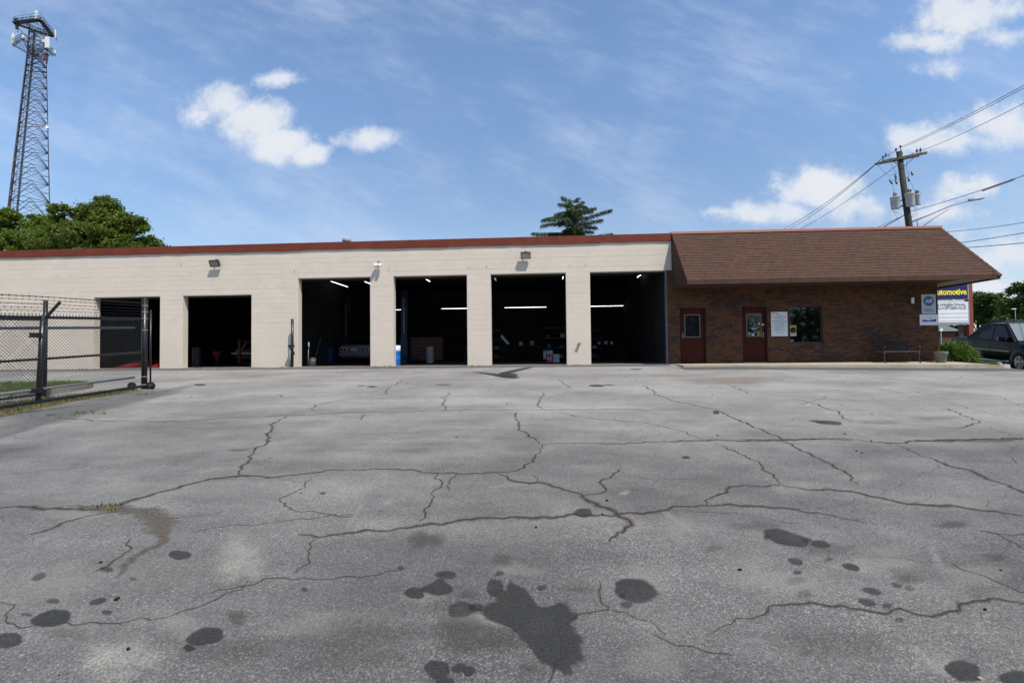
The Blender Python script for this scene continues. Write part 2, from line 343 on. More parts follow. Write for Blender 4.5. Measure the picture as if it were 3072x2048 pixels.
# ------------------------------------------------------------------ mesh builder
class MB:
    def __init__(s): s.v = []; s.f = []; s.mi = []; s.sm = []
    def add(s, vs, fs, mi=0, sm=False):
        o = len(s.v); s.v.extend([tuple(map(float, p)) for p in vs])
        for f in fs: s.f.append(tuple(i+o for i in f)); s.mi.append(mi); s.sm.append(sm)
        return s
    def box(s, lo, hi, mi=0, skip=''):
        x0, y0, z0 = lo; x1, y1, z1 = hi
        vs = [(x0,y0,z0),(x1,y0,z0),(x1,y1,z0),(x0,y1,z0),(x0,y0,z1),(x1,y0,z1),(x1,y1,z1),(x0,y1,z1)]
        fs = {'b':(0,3,2,1),'t':(4,5,6,7),'f':(0,1,5,4),'r':(1,2,6,5),'k':(2,3,7,6),'l':(3,0,4,7)}
        return s.add(vs, [f for k, f in fs.items() if k not in skip], mi)
    def obox(s, c, ax, ay, az, mi=0):          # oriented box: centre and three half-axis vectors
        c, ax, ay, az = map(np.asarray, (c, ax, ay, az)); vs = []
        for k in (-1, 1):
            for a, b in ((-1,-1),(1,-1),(1,1),(-1,1)): vs.append(c+ax*a+ay*b+az*k)
        return s.add(vs, [(0,3,2,1),(4,5,6,7),(0,1,5,4),(1,2,6,5),(2,3,7,6),(3,0,4,7)], mi)
    def tube(s, pts, r, n=8, mi=0, cap=True, sm=True):
        pts = [np.asarray(p, float) for p in pts]; rs = r if isinstance(r, (list, tuple)) else [r]*len(pts)
        vs = []; fs = []; m = len(pts)
        t0 = pts[1]-pts[0]; t0 = t0/np.linalg.norm(t0)
        a = np.array([0,0,1.]) if abs(t0[2]) < 0.9 else np.array([1.,0,0])
        u = np.cross(t0, a); u /= np.linalg.norm(u)
        for i, p in enumerate(pts):
            t = pts[min(i+1, m-1)]-pts[max(i-1, 0)]; t = t/(np.linalg.norm(t)+1e-12)
            u = u-t*(u@t); u /= np.linalg.norm(u)+1e-12; w = np.cross(t, u)
            for k in range(n):
                an = 2*math.pi*k/n; vs.append(p+(u*math.cos(an)+w*math.sin(an))*rs[i])
        for i in range(m-1):
            for k in range(n): fs.append((i*n+k, i*n+(k+1) % n, (i+1)*n+(k+1) % n, (i+1)*n+k))
        s.add(vs, fs, mi, sm)
        if cap:
            o = len(s.v)-len(vs)
            s.f.append(tuple(o+k for k in range(n-1, -1, -1))); s.mi.append(mi); s.sm.append(False)
            s.f.append(tuple(o+(m-1)*n+k for k in range(n))); s.mi.append(mi); s.sm.append(False)
        return s
    def lathe(s, prof, c=(0,0,0), n=24, mi=0, axis='z', sm=True):
        vs = []; fs = []; c = np.asarray(c, float)
        for r, h in prof:
            for k in range(n):
                a = 2*math.pi*k/n; q = (r*math.cos(a), r*math.sin(a))
                p = {'z': (q[0], q[1], h), 'y': (q[0], h, q[1]), 'x': (h, q[0], q[1])}[axis]
                vs.append(c+np.array(p))
        for i in range(len(prof)-1):
            for k in range(n): fs.append((i*n+k, i*n+(k+1) % n, (i+1)*n+(k+1) % n, (i+1)*n+k))
        fs.append(tuple(range(n-1, -1, -1))); fs.append(tuple((len(prof)-1)*n+k for k in range(n)))
        return s.add(vs, fs, mi, sm)
    def prism(s, poly, d, mi=0):               # polygon of 3-D points pushed along vector d
        n = len(poly); p = [np.asarray(q, float) for q in poly]; d = np.asarray(d, float)
        fs = [tuple(range(n)), tuple(range(2*n-1, n-1, -1))]+[(i, i+n, (i+1) % n+n, (i+1) % n) for i in range(n)]
        return s.add(p+[q+d for q in p], fs, mi)
    def ball(s, c, r, n=10, mi=0, sc=(1,1,1)):
        vs = []; fs = []; m = n//2+1
        for i in range(m+1):
            t = math.pi*i/m
            for k in range(n):
                a = 2*math.pi*k/n
                vs.append((c[0]+r*sc[0]*math.sin(t)*math.cos(a), c[1]+r*sc[1]*math.sin(t)*math.sin(a), c[2]+r*sc[2]*math.cos(t)))
        for i in range(m):
            for k in range(n): fs.append((i*n+k, (i+1)*n+k, (i+1)*n+(k+1) % n, i*n+(k+1) % n))
        return s.add(vs, fs, mi, True)
    def mesh(s, name, mats, off=(0,0,0)):
        me = bpy.data.meshes.new(name)
        o = Vector(off)
        me.from_pydata([tuple(Vector(p)-o) for p in s.v], [], s.f)
        for m in (mats if isinstance(mats, (list, tuple)) else [mats]): me.materials.append(M[m] if isinstance(m, str) else m)
        me.polygons.foreach_set('material_index', s.mi); me.polygons.foreach_set('use_smooth', s.sm)
        me.update(); return me
    def build(s, name, mats, parent=None, bevel=0.0):
        off = parent.matrix_basis.translation if parent is not None and parent.get('_root') else (0,0,0)
        if parent is not None and not parent.get('_root'): off = Vector(parent['_org'])
        me = s.mesh(name, mats, off)
        o = bpy.data.objects.new(name, me); COL.objects.link(o)
        o['_org'] = tuple(off)
        if parent is not None: o.parent = parent
        if bevel:
            bm = o.modifiers.new('bevel', 'BEVEL'); bm.width = bevel; bm.segments = 2; bm.limit_method = 'ANGLE'
        return o

def thing(name, label, cat, loc=(0,0,0), group=None):
    o = bpy.data.objects.new(name, None); COL.objects.link(o); o.location = loc
    o.empty_display_size = 0.2; o['label'] = label; o['category'] = cat; o['_root'] = 1
    if group: o['group'] = group
    return o
def tag(o, label, cat, group=None):
    o['label'] = label; o['category'] = cat
    if group: o['group'] = group
    return o
def kind(o, k): o['kind'] = k; return o
def piece(name, me, parent, loc, rot=None):
    """one repeated piece sharing mesh data, child of a thing or of a part"""
    o = bpy.data.objects.new(name, me); COL.objects.link(o); o.parent = parent
    off = parent.matrix_basis.translation if parent.get('_root') else Vector(parent['_org'])
    o.location = Vector(loc)-off
    if rot is not None: o.rotation_euler = rot
    return o
def copy_thing(root, loc, rotz=0.0, label=None):
    r = root.copy(); COL.objects.link(r); r.location = loc; r.rotation_euler = (0,0,rotz)
    if label: r['label'] = label
    for ch in root.children:
        c = ch.copy(); COL.objects.link(c); c.parent = r
        for g in ch.children:
            d = g.copy(); COL.objects.link(d); d.parent = c
    return r
def text(name, s, matn, parent, p0, width=None, height=None, depth_=0.004, yaw=0.0, align='LEFT', shear=0.0, bold=0.0):
    """lettering standing on a plane that faces -Y; p0 = left end of the base line"""
    cu = bpy.data.curves.new(name, 'FONT'); cu.body = s; cu.size = 1.0; cu.extrude = 0.0; cu.shear = shear; cu.offset = bold
    cu.resolution_u = 3
    to = bpy.data.objects.new(name, cu); COL.objects.link(to)
    bpy.context.view_layer.update()
    me = bpy.data.meshes.new_from_object(to.evaluated_get(bpy.context.evaluated_depsgraph_get()))
    bpy.data.objects.remove(to)
    co = np.array([v.co[:] for v in me.vertices]); mn = co.min(0); mx = co.max(0)
    w = mx[0]-mn[0]; h = mx[1]-mn[1]
    sx = (width/w) if width else (height/0.73); sz = (height/0.73) if height else sx
    off = parent.matrix_basis.translation if parent.get('_root') else Vector(parent['_org'])
    for v in me.vertices:
        x = (v.co.x-mn[0])*sx
        if align == 'CENTER': x -= w*sx/2
        zz = v.co.y*sz
        p = Vector((p0[0]+x*math.cos(yaw), p0[1]-depth_+x*math.sin(yaw), p0[2]+zz))
        v.co = p-Vector(off)
    me.materials.clear(); me.materials.append(M[matn])
    o = bpy.data.objects.new(name, me); COL.objects.link(o); o.parent = parent; o['_org'] = tuple(off)
    return o

# ------------------------------------------------------------------ ground
def ss(a, b, x):
    t = min(1, max(0, (x-a)/(b-a))); return t*t*(3-2*t)
def gz(x, y):
    z = SLOPE*min(y, 0.0)-0.015*max(0.0, min(x, 17.3)-8.0)-0.135*min(max(0.0, x-17.3), 4.0)
    z += SLOPE*min(max(y-2.0, 0.0), 10.0)*ss(15.0, 18.0, x)
    if y < -40: z = z-SLOPE*(y+40)
    return z-0.012*ss(-0.3, 0.0, y)
def gp(x, y, dz=0.0): return (x, y, gz(x, y)+dz)
def axis(a, b, st, far):
    q = list(np.arange(a, b+1e-6, st)); d = st
    lo, hi = [a], [b]
    while lo[-1] > -far: d *= 1.5; lo.append(lo[-1]-d)
    d = st
    while hi[-1] < far: d *= 1.5; hi.append(hi[-1]+d)
    return lo[:0:-1]+q+hi[1:]
def grid_sheet(name, xs, ys, fn, m):
    b = MB(); nx = len(xs)
    vs = [(x, y, fn(x, y)) for y in ys for x in xs]
    fs = [(j*nx+i, j*nx+i+1, (j+1)*nx+i+1, (j+1)*nx+i) for j in range(len(ys)-1) for i in range(nx-1)]
    b.add(vs, fs, 0, True); return b.build(name, m)
ground = kind(grid_sheet('ground', axis(-24, 26, 0.5, 900), axis(-24, 12, 0.5, 900), gz, 'asphalt'), 'structure')

DK = [0]
def dz_next():
    DK[0] += 1; return 0.0020+0.000012*DK[0]
class Decal:
    def __init__(s): s.v = []; s.f = []; s.a = []; s.s = []; s.k = 0
    def ring(s, c, outline, st, rings=((0,1.0),(0.8,0.95),(1.0,0.5),(1.22,0.0))):
        s.k += 1; dz = dz_next(); o = len(s.v); n = len(outline)
        s.v.append(gp(c[0], c[1], dz)); s.a.append(rings[0][1]); s.s.append(st)
        for r, a in rings[1:]:
            for q in outline:
                x = c[0]+(q[0]-c[0])*r; y = c[1]+(q[1]-c[1])*r
                s.v.append(gp(x, y, dz)); s.a.append(a); s.s.append(st)
        for i in range(n): s.f.append((o, o+1+i, o+1+(i+1) % n))
        for j in range(len(rings)-2):
            for i in range(n):
                a = o+1+j*n; b = a+n; s.f.append((a+i, b+i, b+(i+1) % n, a+(i+1) % n))
    def ell(s, cx, cy, rx, ry, st=0.9, tilt=0.0, rough=0.10, soft=False):
        ph = [random.uniform(0, 6.3) for _ in range(4)]; out = []
        for k in range(28):
            t = 2*math.pi*k/28
            r = 1+rough*(math.sin(2*t+ph[0])+0.6*math.sin(3*t+ph[1])+0.5*math.sin(5*t+ph[2])+0.3*math.sin(9*t+ph[3]))*0.8
            x = rx*r*math.cos(t); y = ry*r*math.sin(t)
            out.append(onG((cx+x*math.cos(tilt)-y*math.sin(tilt)*1.0)*1.3061, (cy+x*math.sin(tilt)+y*math.cos(tilt))*1.3061)[:2])
        c = onG(cx*1.3061, cy*1.3061)[:2]
        s.ring(c, out, st, ((0,0.85),(0.5,0.72),(0.9,0.42),(1.3,0.0)) if soft else ((0,1.0),(0.82,0.95),(1.0,0.55),(1.14,0.26),(1.55,0.0)))
    def poly(s, pts, st=0.9, soft=False):
        q = [onG(x*1.3061, y*1.3061)[:2] for x, y in pts]; out = []; ph = random.uniform(0, 6)
        for i in range(len(q)):                # Catmull-Rom outline
            p0, p1, p2, p3 = q[i-1], q[i], q[(i+1) % len(q)], q[(i+2) % len(q)]
            for t in (0, .25, .5, .75):
                out.append(0.5*((2*p1)+(-p0+p2)*t+(2*p0-5*p1+4*p2-p3)*t*t+(-p0+3*p1-3*p2+p3)*t**3))
        c = np.mean(np.array(out), axis=0)
        out = [c+(p-c)*(1+.05*math.sin(i*1.1+ph)+.035*math.sin(i*2.7+ph*2)) for i, p in enumerate(out)]
        s.ring(c, out, st, ((0,0.9),(0.6,0.8),(0.9,0.45),(1.2,0.0)) if soft else ((0,1.0),(0.86,0.92),(1.0,0.55),(1.10,0.27),(1.32,0.0)))
    def world_poly(s, out, st, rings): s.ring(np.mean(np.array(out), axis=0), out, st, rings)
    def strip(s, pts, w, st=1.0, jag=0.35, step=0.05, raw=False, prof=(0,0.62,1.0,0.62,0), taper=True):
        q = [np.array(p[:2]) if raw else onG(p[0]*1.3061, p[1]*1.3061)[:2] for p in pts]
        P = []; ws = []
        L = [0]
        for i in range(1, len(q)): L.append(L[-1]+np.linalg.norm(q[i]-q[i-1]))
        n = max(4, int(L[-1]/step)); o1 = random.uniform(0, 50)
        for i in range(n+1):
            l = L[-1]*i/n; j = min(len(q)-2, max(0, int(np.searchsorted(L, l)-1)))
            t = (l-L[j])/(L[j+1]-L[j]+1e-9); p = q[j]+(q[j+1]-q[j])*t
            tv = (q[j+1]-q[j])/(np.linalg.norm(q[j+1]-q[j])+1e-9); nv = np.array([-tv[1], tv[0]])
            h = 0.0
            for fq, am in ((1.7,.8),(4.3,.5),(9.1,.42),(17.0,.34),(31.0,.22)): h += am*math.sin(l*fq+o1*fq)*math.sin(l*fq*0.61+o1)
            P.append(p+nv*h*jag*0.11); ww = w if not isinstance(w, (list, tuple)) else np.interp(l/L[-1], np.linspace(0,1,len(w)), w)
            ww *= 1+0.35*math.sin(l*5.1+o1)*math.sin(l*2.3+o1*2)+.25*math.sin(l*19+o1)*math.sin(l*33+o1)
            if taper: ww *= min(1, 0.3+3*min(i, n-i)/n*2)
            ws.append(ww)
        s.k += 1; dz = dz_next(); o = len(s.v); m = len(prof)
        for i, p in enumerate(P):
            tv = P[min(i+1, n)]-P[max(i-1, 0)]; tv = tv/(np.linalg.norm(tv)+1e-9); nv = np.array([-tv[1], tv[0]])
            for k in range(m):
                x = p+nv*ws[i]*(k/(m-1)*2-1)
                s.v.append(gp(x[0], x[1], dz)); s.a.append(prof[k]); s.s.append(st)
        for i in range(n):
            for k in range(m-1): s.f.append((o+i*m+k, o+i*m+k+1, o+(i+1)*m+k+1, o+(i+1)*m+k))
    def build(s, name, m):
        me = bpy.data.meshes.new(name); me.from_pydata([tuple(map(float, p)) for p in s.v], [], s.f)
        me.materials.append(M[m])
        for nm, d in (('cover', s.a), ('strength', s.s)):
            at = me.attributes.new(nm, 'FLOAT', 'POINT'); at.data.foreach_set('value', d)
        o = bpy.data.objects.new(name, me); COL.objects.link(o); o.parent = ground; o['kind'] = 'stuff'
        return o

# bleached aggregate, rust wash, fresh tar
D = Decal()
for a in ((550,1285,60,75,.9),(275,1515,125,60,.95),(420,1440,60,40,.5),(1434,1132,15,7,1),(890,1155,14,6,.8),(1100,1420,70,25,.55),(1190,1310,60,22,.45),
          (1800,1340,120,45,.6),(2020,1290,120,40,.6),(1720,1300,90,40,.5),(2170,1520,60,30,.55),(2240,1320,90,30,.5),(1560,1210,60,35,.45),(130,1340,120,60,.45),
          (1480,1330,60,40,.4),(420,1030,60,14,.5),(300,1040,50,10,.4),(1260,1030,30,12,.6),(1830,1120,70,16,.55),(1980,1095,60,14,.5),(880,1000,60,10,.35),(560,1070,40,12,.4),
          (2230,1160,80,20,.4),(1500,1520,90,50,.4),(700,1440,90,40,.4),(160,1180,80,20,.45),(300,1120,60,20,.45),(980,1370,60,25,.45)): D.ell(*a[:4], st=a[4], soft=True, rough=0.25)
D.build('bleached_patches', 'bleach')
D = Decal()
D.ell(1680,875,150,12,.9,soft=True); D.ell(1950,880,160,11,.6,soft=True); D.ell(1560,862,80,6,.5,soft=True); D.ell(2150,930,160,14,.35,soft=True); D.ell(2050,1000,120,10,.4,soft=True)
D.build('rust_washes', 'rust')
D = Decal()
ed = [(-24,-0.05)]+[(x, -0.05) for x in range(-20, 7, 2)]
def band(x0, x1, y0, y1, st=0.9):
    n = int((x1-x0)/0.5); top = [(x0+(x1-x0)*i/n, y1) for i in range(n+1)]; bot = [(x0+(x1-x0)*i/n, y0) for i in range(n+1)]
    D.k += 1; dz = dz_next(); o = len(D.v); m = 5
    for i in range(n+1):
        for k, a in enumerate((1.0,1.0,0.9,0.55,0.0)):
            t = (0,0.3,0.6,0.85,1.15)[k]; y = y1+(y0-y1)*t
            D.v.append(gp(top[i][0], y, dz)); D.a.append(a); D.s.append(st)
    for i in range(n):
        for k in range(m-1): D.f.append((o+i*m+k, o+(i+1)*m+k, o+(i+1)*m+k+1, o+i*m+k+1))
band(-24, 6.0, -1.3, -0.03, .85); band(6.0, 25, -2.9, -1.62, .95)
D.poly([(-80,962),(0,955),(110,932),(230,908),(330,893),(400,887),(455,882),(430,897),(360,917),(260,940),(170,962),(60,992),(-80,1022)], .8, True)
D.build('fresh_tar_bands', 'newtar')
D = Decal()
for a, b in (((835,1155),(795,1215)),((1525,1175),(1605,1232)),((2140,1255),(2160,1310)),((860,960),(1010,948)),((1300,1100),(1120,1120)),((2090,1480),(2180,1560)),((30,960),(330,905)),((1690,1470),(1820,1472))):
    D.strip([a, b], 0.05, .5, jag=0.0, prof=(0,0.6,0.7,0.6,0))
D.build('faded_lines', 'oldline')
# cracks
D = Decal(); E2 = Decal()
def crack(pts, w, dirt=1.0, st=1.0):
    w = [q*.62 for q in w] if isinstance(w, (list, tuple)) else w*.62
    sd = random.getstate()
    if dirt: D.strip(pts, [q*2.5 for q in w] if isinstance(w, list) else w*2.5, min(1, dirt)*.9, jag=0.62, step=.035)
    random.setstate(sd)
    E2.strip(pts, [min(q*.85, .024) for q in w] if isinstance(w, list) else w*.85, st*.9, jag=0.62, step=.035)
    # hairline branches leave the main crack
    Q = [onG(p[0]*1.3061, p[1]*1.3061)[:2] for p in pts]; wm = max(w) if isinstance(w, list) else w
    for a_, b_ in zip(Q[:-1], Q[1:]):
        L = float(np.linalg.norm(b_-a_))
        for _ in range(int(L*.9+random.random()*.8) if wm > .009 else 0):
            if random.random() < .2: continue
            p = a_+(b_-a_)*random.random(); t = (b_-a_)/(L+1e-6); nv = np.array([-t[1], t[0]])*random.choice((-1, 1)); d = nv*random.uniform(.5, 1)+t*random.uniform(-.8, .8)
            P_b = [p]
            for k in range(random.randint(2, 5)): d = d+np.array([random.gauss(0, .35), random.gauss(0, .35)]); d /= np.linalg.norm(d); P_b.append(P_b[-1]+d*random.uniform(.10, .30))
            if all(q[1] < -1.9 for q in P_b): E2.strip(P_b, random.uniform(.0035, .007), random.uniform(.35, .75), jag=.5, step=.03, raw=True)
crack([(-40,1168),(0,1168),(100,1164),(190,1161),(240,1168),(300,1150),(420,1117),(530,1098),(600,1096),(700,1090),(760,1081),(870,1079),(960,1085),(1050,1087),(1130,1086),(1185,1078),(1225,1055),(1240,1035),(1246,1020)], [.05,.05,.035,.026,.024,.022,.022,.02])
GR = Decal(); GR.strip([(150,1162),(215,1164),(262,1169),(330,1176),(363,1190),(378,1215),(372,1243),(340,1262),(300,1282),(278,1300),(265,1328)], [.03,.09,.11,.125,.15,.13,.10,.08,.06,.05], 0.95, jag=0.4, step=.03); GR.build('gritty_patch', 'gritdirt')
crack([(530,1098),(555,1075),(575,1045),(600,1015),(625,985),(635,970),(652,955)], .024)
crack([(110,955),(160,963),(240,968),(330,967),(430,966),(520,960),(650,953),(720,952),(800,948),(1000,943),(1200,942),(1400,940),(1640,938)], .022, .9)
crack([(1640,938),(1700,968),(1755,990),(1800,1008),(1830,1030),(1880,1060),(1930,1088),(1970,1112)], .022)
crack([(1246,1020),(1330,1017),(1430,1016),(1600,1012),(1750,1010),(1810,1011),(1900,1008),(1950,1010),(2000,1016),(2050,1021),(2120,1012),(2200,1010),(2380,1005)], [.018,.02,.028,.036,.03,.02,.03,.045,.03])
E2.strip([(1700,1011),(1810,1010),(1900,1007),(1960,1010)], .05, .8); E2.strip([(2100,1014),(2200,1009),(2300,1011),(2370,1008)], .06, .7); E2.strip([(2160,1017),(2240,1013),(2330,1012)], .04, .6)
crack([(1246,1020),(1215,1003),(1190,980),(1182,960),(1172,945)], .02)
crack([(1130,1086),(1160,1098),(1185,1105),(1260,1113),(1300,1125),(1330,1140),(1370,1165),(1400,1183),(1425,1195),(1440,1200),(1410,1222),(1415,1230),(1395,1243)], [.02,.03,.034,.034,.04,.044,.04,.03,.02])
crack([(690,1222),(750,1222),(830,1218),(920,1208),(1050,1197),(1150,1191),(1250,1188),(1340,1184),(1400,1182),(1500,1172),(1620,1166),(1730,1163),(1800,1170),(1900,1183),(1990,1196)], [.035,.035,.03,.03,.03,.035,.03,.025,.025,.02])
crack([(1625,1160),(1630,1145),(1660,1130),(1700,1118),(1790,1112),(1870,1123),(1960,1130),(2060,1150),(2120,1158),(2200,1167),(2390,1195)], [.026,.026,.022,.022,.026,.034,.034,.034])
crack([(1790,1112),(1770,1090),(1740,1065),(1690,1035),(1640,1018)], .016, .8)
crack([(2050,1021),(2100,1040),(2180,1068),(2240,1085),(2280,1108),(2390,1150)], [.012,.016,.03,.034,.026], .8)
crack([(1480,884),(1510,905),(1560,925),(1640,938)], .022, .8)
crack([(430,903),(600,898),(850,893),(1100,892),(1330,888),(1500,887),(1700,886),(1950,889),(2200,897)], .016, .5, .7)
crack([(1080,856),(900,852),(700,856),(520,868),(420,874)], .03, .8)
crack([(710,1098),(690,1118),(650,1140),(635,1155),(660,1168),(720,1175),(815,1184)], .012, .7)
crack([(815,1183),(700,1192),(600,1205),(500,1212),(430,1222)], .008, .5)
crack([(985,1090),(990,1100),(1010,1115),(985,1140),(975,1165),(972,1198)], .014, .8)
crack([(1045,1090),(1035,1110),(1020,1128)], .010, .6); crack([(1210,1092),(1228,1110),(1260,1108)], .010, .6)
crack([(1330,1140),(1360,1133),(1385,1120),(1380,1110),(1410,1090),(1422,1075)], .016, .9)
crack([(455,1375),(490,1352),(560,1335),(600,1325),(700,1320),(800,1317),(930,1300)], .011, .6)
crack([(10,1380),(35,1420),(60,1428),(120,1432),(200,1432),(270,1440),(340,1437),(420,1415),(500,1385),(560,1355),(585,1335)], .009, .6)
crack([(1375,1335),(1385,1360),(1405,1390),(1405,1400),(1370,1415),(1330,1432),(1310,1450),(1305,1490),(1285,1530),(1275,1580)], .010, .8)
crack([(1405,1400),(1440,1400),(1480,1420),(1540,1450)], .008, .5); crack([(1500,1455),(1560,1475),(1620,1490),(1690,1508)], .006, .5)
crack([(1640,1455),(1680,1420),(1740,1405),(1800,1395),(1870,1388),(1930,1385),(1960,1395),(2000,1397),(2050,1385),(2100,1400),(2150,1418),(2180,1400),(2230,1378),(2300,1365),(2390,1375)], [.008,.011,.016,.012,.012,.016,.024])
crack([(2340,1375),(2310,1362),(2240,1320),(2180,1295)], .010, .7); crack([(300,1235),(280,1262),(240,1290),(190,1315)], .010, .7)
crack([(270,1168),(170,1195),(120,1213),(70,1228)], .024, .9); crack([(735,1235),(715,1270),(690,1300),(675,1318)], .008, .6)
crack([(1680,884),(1720,905)], .02, .5); crack([(1820,915),(1870,928),(1930,945),(1955,968)], .018, .7); crack([(2160,935),(2230,955),(2252,970),(2210,982),(2150,980)], .020, .7)
crack([(1255,900),(1240,920),(1248,940)], .018, .7); crack([(1030,900),(1015,930),(1015,945)], .018, .7); crack([(815,970),(840,950)], .014, .6)
crack([(930,870),(900,890),(880,905),(800,918),(720,930),(715,945)], .018, .6); crack([(1290,945),(1330,958),(1420,965),(1500,972),(1560,985),(1620,1010)], .014, .6)
crack([(2245,1215),(2380,1222)], .016, .8); crack([(2280,1222),(2320,1245),(2380,1270)], .010, .6); crack([(1220,845),(1150,860),(1060,856)], .05, .9)
crack([(1280,870),(1310,890),(1300,893)], .02, .5); crack([(640,905),(650,912),(720,908)], .02, .5); crack([(380,1190),(440,1180),(510,1176)], .008, .6)
crack([(720,1000),(1172,985)], .008, .3, .5); crack([(0,1090),(200,1070),(450,1066)], .010, .3, .5); crack([(300,930),(560,918),(640,908)], .014, .3, .5)
crack([(2000,885),(2180,925),(2352,965)], .012, .4, .6); crack([(1900,905),(1850,930),(1930,945)], .012, .4, .6); crack([(2100,890),(2300,905),(2352,930)], .014, .4, .6)
crack([(1450,1010),(1700,1050),(1790,1050)], .006, .3, .4); crack([(1400,1092),(1520,1100),(1600,1095)], .008, .4, .5)
for k in range(120):                       # isolated hairlines
    x, y = random.uniform(-11, 16), random.uniform(-17, -2.5); a_ = random.choice((0, 0, math.pi/2))+random.gauss(0, .3); P_b = [np.array([x, y])]
    for _ in range(random.randint(4, 12)): a_ += random.gauss(0, .3); P_b.append(P_b[-1]+np.array([math.cos(a_), math.sin(a_)])*random.uniform(.15, .45))
    if all(q[1] < -1.9 for q in P_b): E2.strip(P_b, random.uniform(.003, .007), random.uniform(.3, .65), jag=.5, step=.04, raw=True)
D.build('crack_dirt', 'crackdirt'); E2.build('pavement_cracks', 'crackline')
# oil and grime
D = Decal()
for a in ((413,1275,25,10,.95,-.05),(118,1421,48,17,.95,-.22),(15,1471,34,17,.95,-.2),(472,1462,40,19,.95,-.3),(435,1490,11,6,.9,-.2),(90,1325,17,7,.7,-.3),(245,1308,15,6,.6,0),(122,1381,14,6,.6,0),
          (225,1382,19,7,.8,-.3),(245,1407,12,5,.7,0),(1025,1321,22,9,.9,0),(952,1363,21,13,.9,0),(1137,1350,20,18,.85,0),(1060,1400,30,18,.75,0),(1095,1396,14,9,.6,0),(1148,1318,10,5,.7,0),
          (1460,1357,52,24,.92,.16),(1440,1390,13,7,.7,0),(1340,1178,22,9,.9,0),(1005,1538,29,19,1,0),(1055,1535,16,10,.95,0),(1078,1541,14,10,.95,0),(1022,1568,22,10,.95,0),
          (1806,1236,48,17,.95,.24),(1885,1250,22,8,.85,.1),(1855,1241,10,5,.8,0),(1762,1234,7,5,.8,0),(1828,1290,17,7,.8,.2),(1955,1303,21,7,.85,.3),(2003,1358,22,7,.75,.2),(1992,1384,19,8,.8,.3),
          (1832,1316,10,5,.6,0),(1576,1051,9,3,.95,0),(2215,1542,44,20,.95,.25),(2345,1560,46,17,.95,.15),(1645,947,7,4,.9,0),(1905,971,32,4,.85,.05),(1880,968,20,3,.6,.05),(2060,1345,12,5,.6,.2),(2090,1352,10,5,.5,.2),
          (1245,1350,11,6,.8,0),(855,888,13,1.6,.8,0),(460,884,14,2,.8,0),(1020,884,18,1.4,.6,0),(1370,886,16,2.5,.85,0),(1398,884,14,1.2,.6,0),(1165,862,24,5,1,0),(830,886,9,1.2,.6,0),(1460,848,12,1.4,.7,0),(741,1133,8,2.5,.7,-.1),
          (2067,1425,10,5,.6,0),(2038,1392,10,6,.5,0),(1905,1285,9,4,.5,0),(305,1330,8,3,.6,0),(920,1305,8,4,.6,0),(1430,1370,8,5,.5,0),(60,1412,12,4,.5,0),(700,1355,7,4,.8,0)): D.ell(*a[:4], st=a[4], tilt=a[5])
D.poly([(980,1345),(1000,1335),(1012,1328),(1024,1336),(1028,1342),(1040,1352),(1030,1364),(1000,1366),(972,1358),(966,1352)], .9)
D.poly([(1150,1370),(1165,1350),(1185,1343),(1212,1362),(1240,1395),(1262,1394),(1290,1388),(1325,1412),(1312,1432),(1318,1446),(1330,1462),(1336,1490),(1328,1520),(1300,1540),(1268,1530),(1225,1498),(1192,1455),(1150,1432),(1108,1412),(1120,1392)], .97)
D.poly([(1090,854),(1130,857),(1150,860),(1185,864),(1190,868),(1160,868),(1130,862)], 1); D.poly([(1222,843),(1200,850),(1160,859),(1150,856),(1190,847)], .9)
D.poly([(2060,985),(2190,985),(2240,983),(2150,988)], .0)
D.build('oil_stains', 'oil')
D = Decal()
for a in ((1090,1462,125,50,.85),(975,1240,42,26,.8),(1155,1287,34,16,.6),(547,1418,30,18,.75),(1075,1366,20,13,.6),(1220,1545,60,22,.5),(1740,1210,60,20,.4),(2190,1205,45,11,.6),(2290,1280,40,11,.6),(2090,1330,40,16,.4),
          (1850,1365,28,14,.45),(1830,1335,28,16,.4),(1640,1260,22,10,.4),(545,1034,30,5,.6),(1850,1500,22,10,.4),(2150,960,70,6,.35),(2215,1510,30,10,.3),(1900,1260,90,14,.35),(2250,1360,70,14,.3),(1330,1355,40,8,.4),
          (1160,1385,30,20,.6),(150,1455,60,22,.35),(820,1480,160,50,.3),(520,1500,120,40,.25),(1900,1480,180,50,.3),(2020,970,50,6,.4)): D.ell(*a[:4], st=a[4], soft=True, rough=0.22)
D.build('grime_patches', 'grime')

# ------------------------------------------------------------------ repair garage
garage = thing('repair_garage', 'long cream painted block garage with six open service bays and red brown fascia', 'garage building', (-8, 0, 0))
XL, XR = -27.0, 6.30
WT = 0.30
BAYS = [(-17.767,-14.79,3.03),(-13.806,-10.80,3.03),(-8.822,-5.768,3.66),(-4.826,-1.784,3.66),(-0.848,2.181,3.66),(3.11,6.10,3.66)]
TOP = 5.06
BF = 0.004                                    # thickness of the face blocks
w = MB(); xs = XL
for i, (a, b, h) in enumerate(BAYS):
    w.box((xs, BF, -0.3), (a, WT, TOP)); w.box((a, BF, h), (b, WT, TOP)); xs = b
w.box((6.10, BF, 3.66), (XR, WT, TOP))
wall = w.build('block_wall', 'joint_paint', garage)
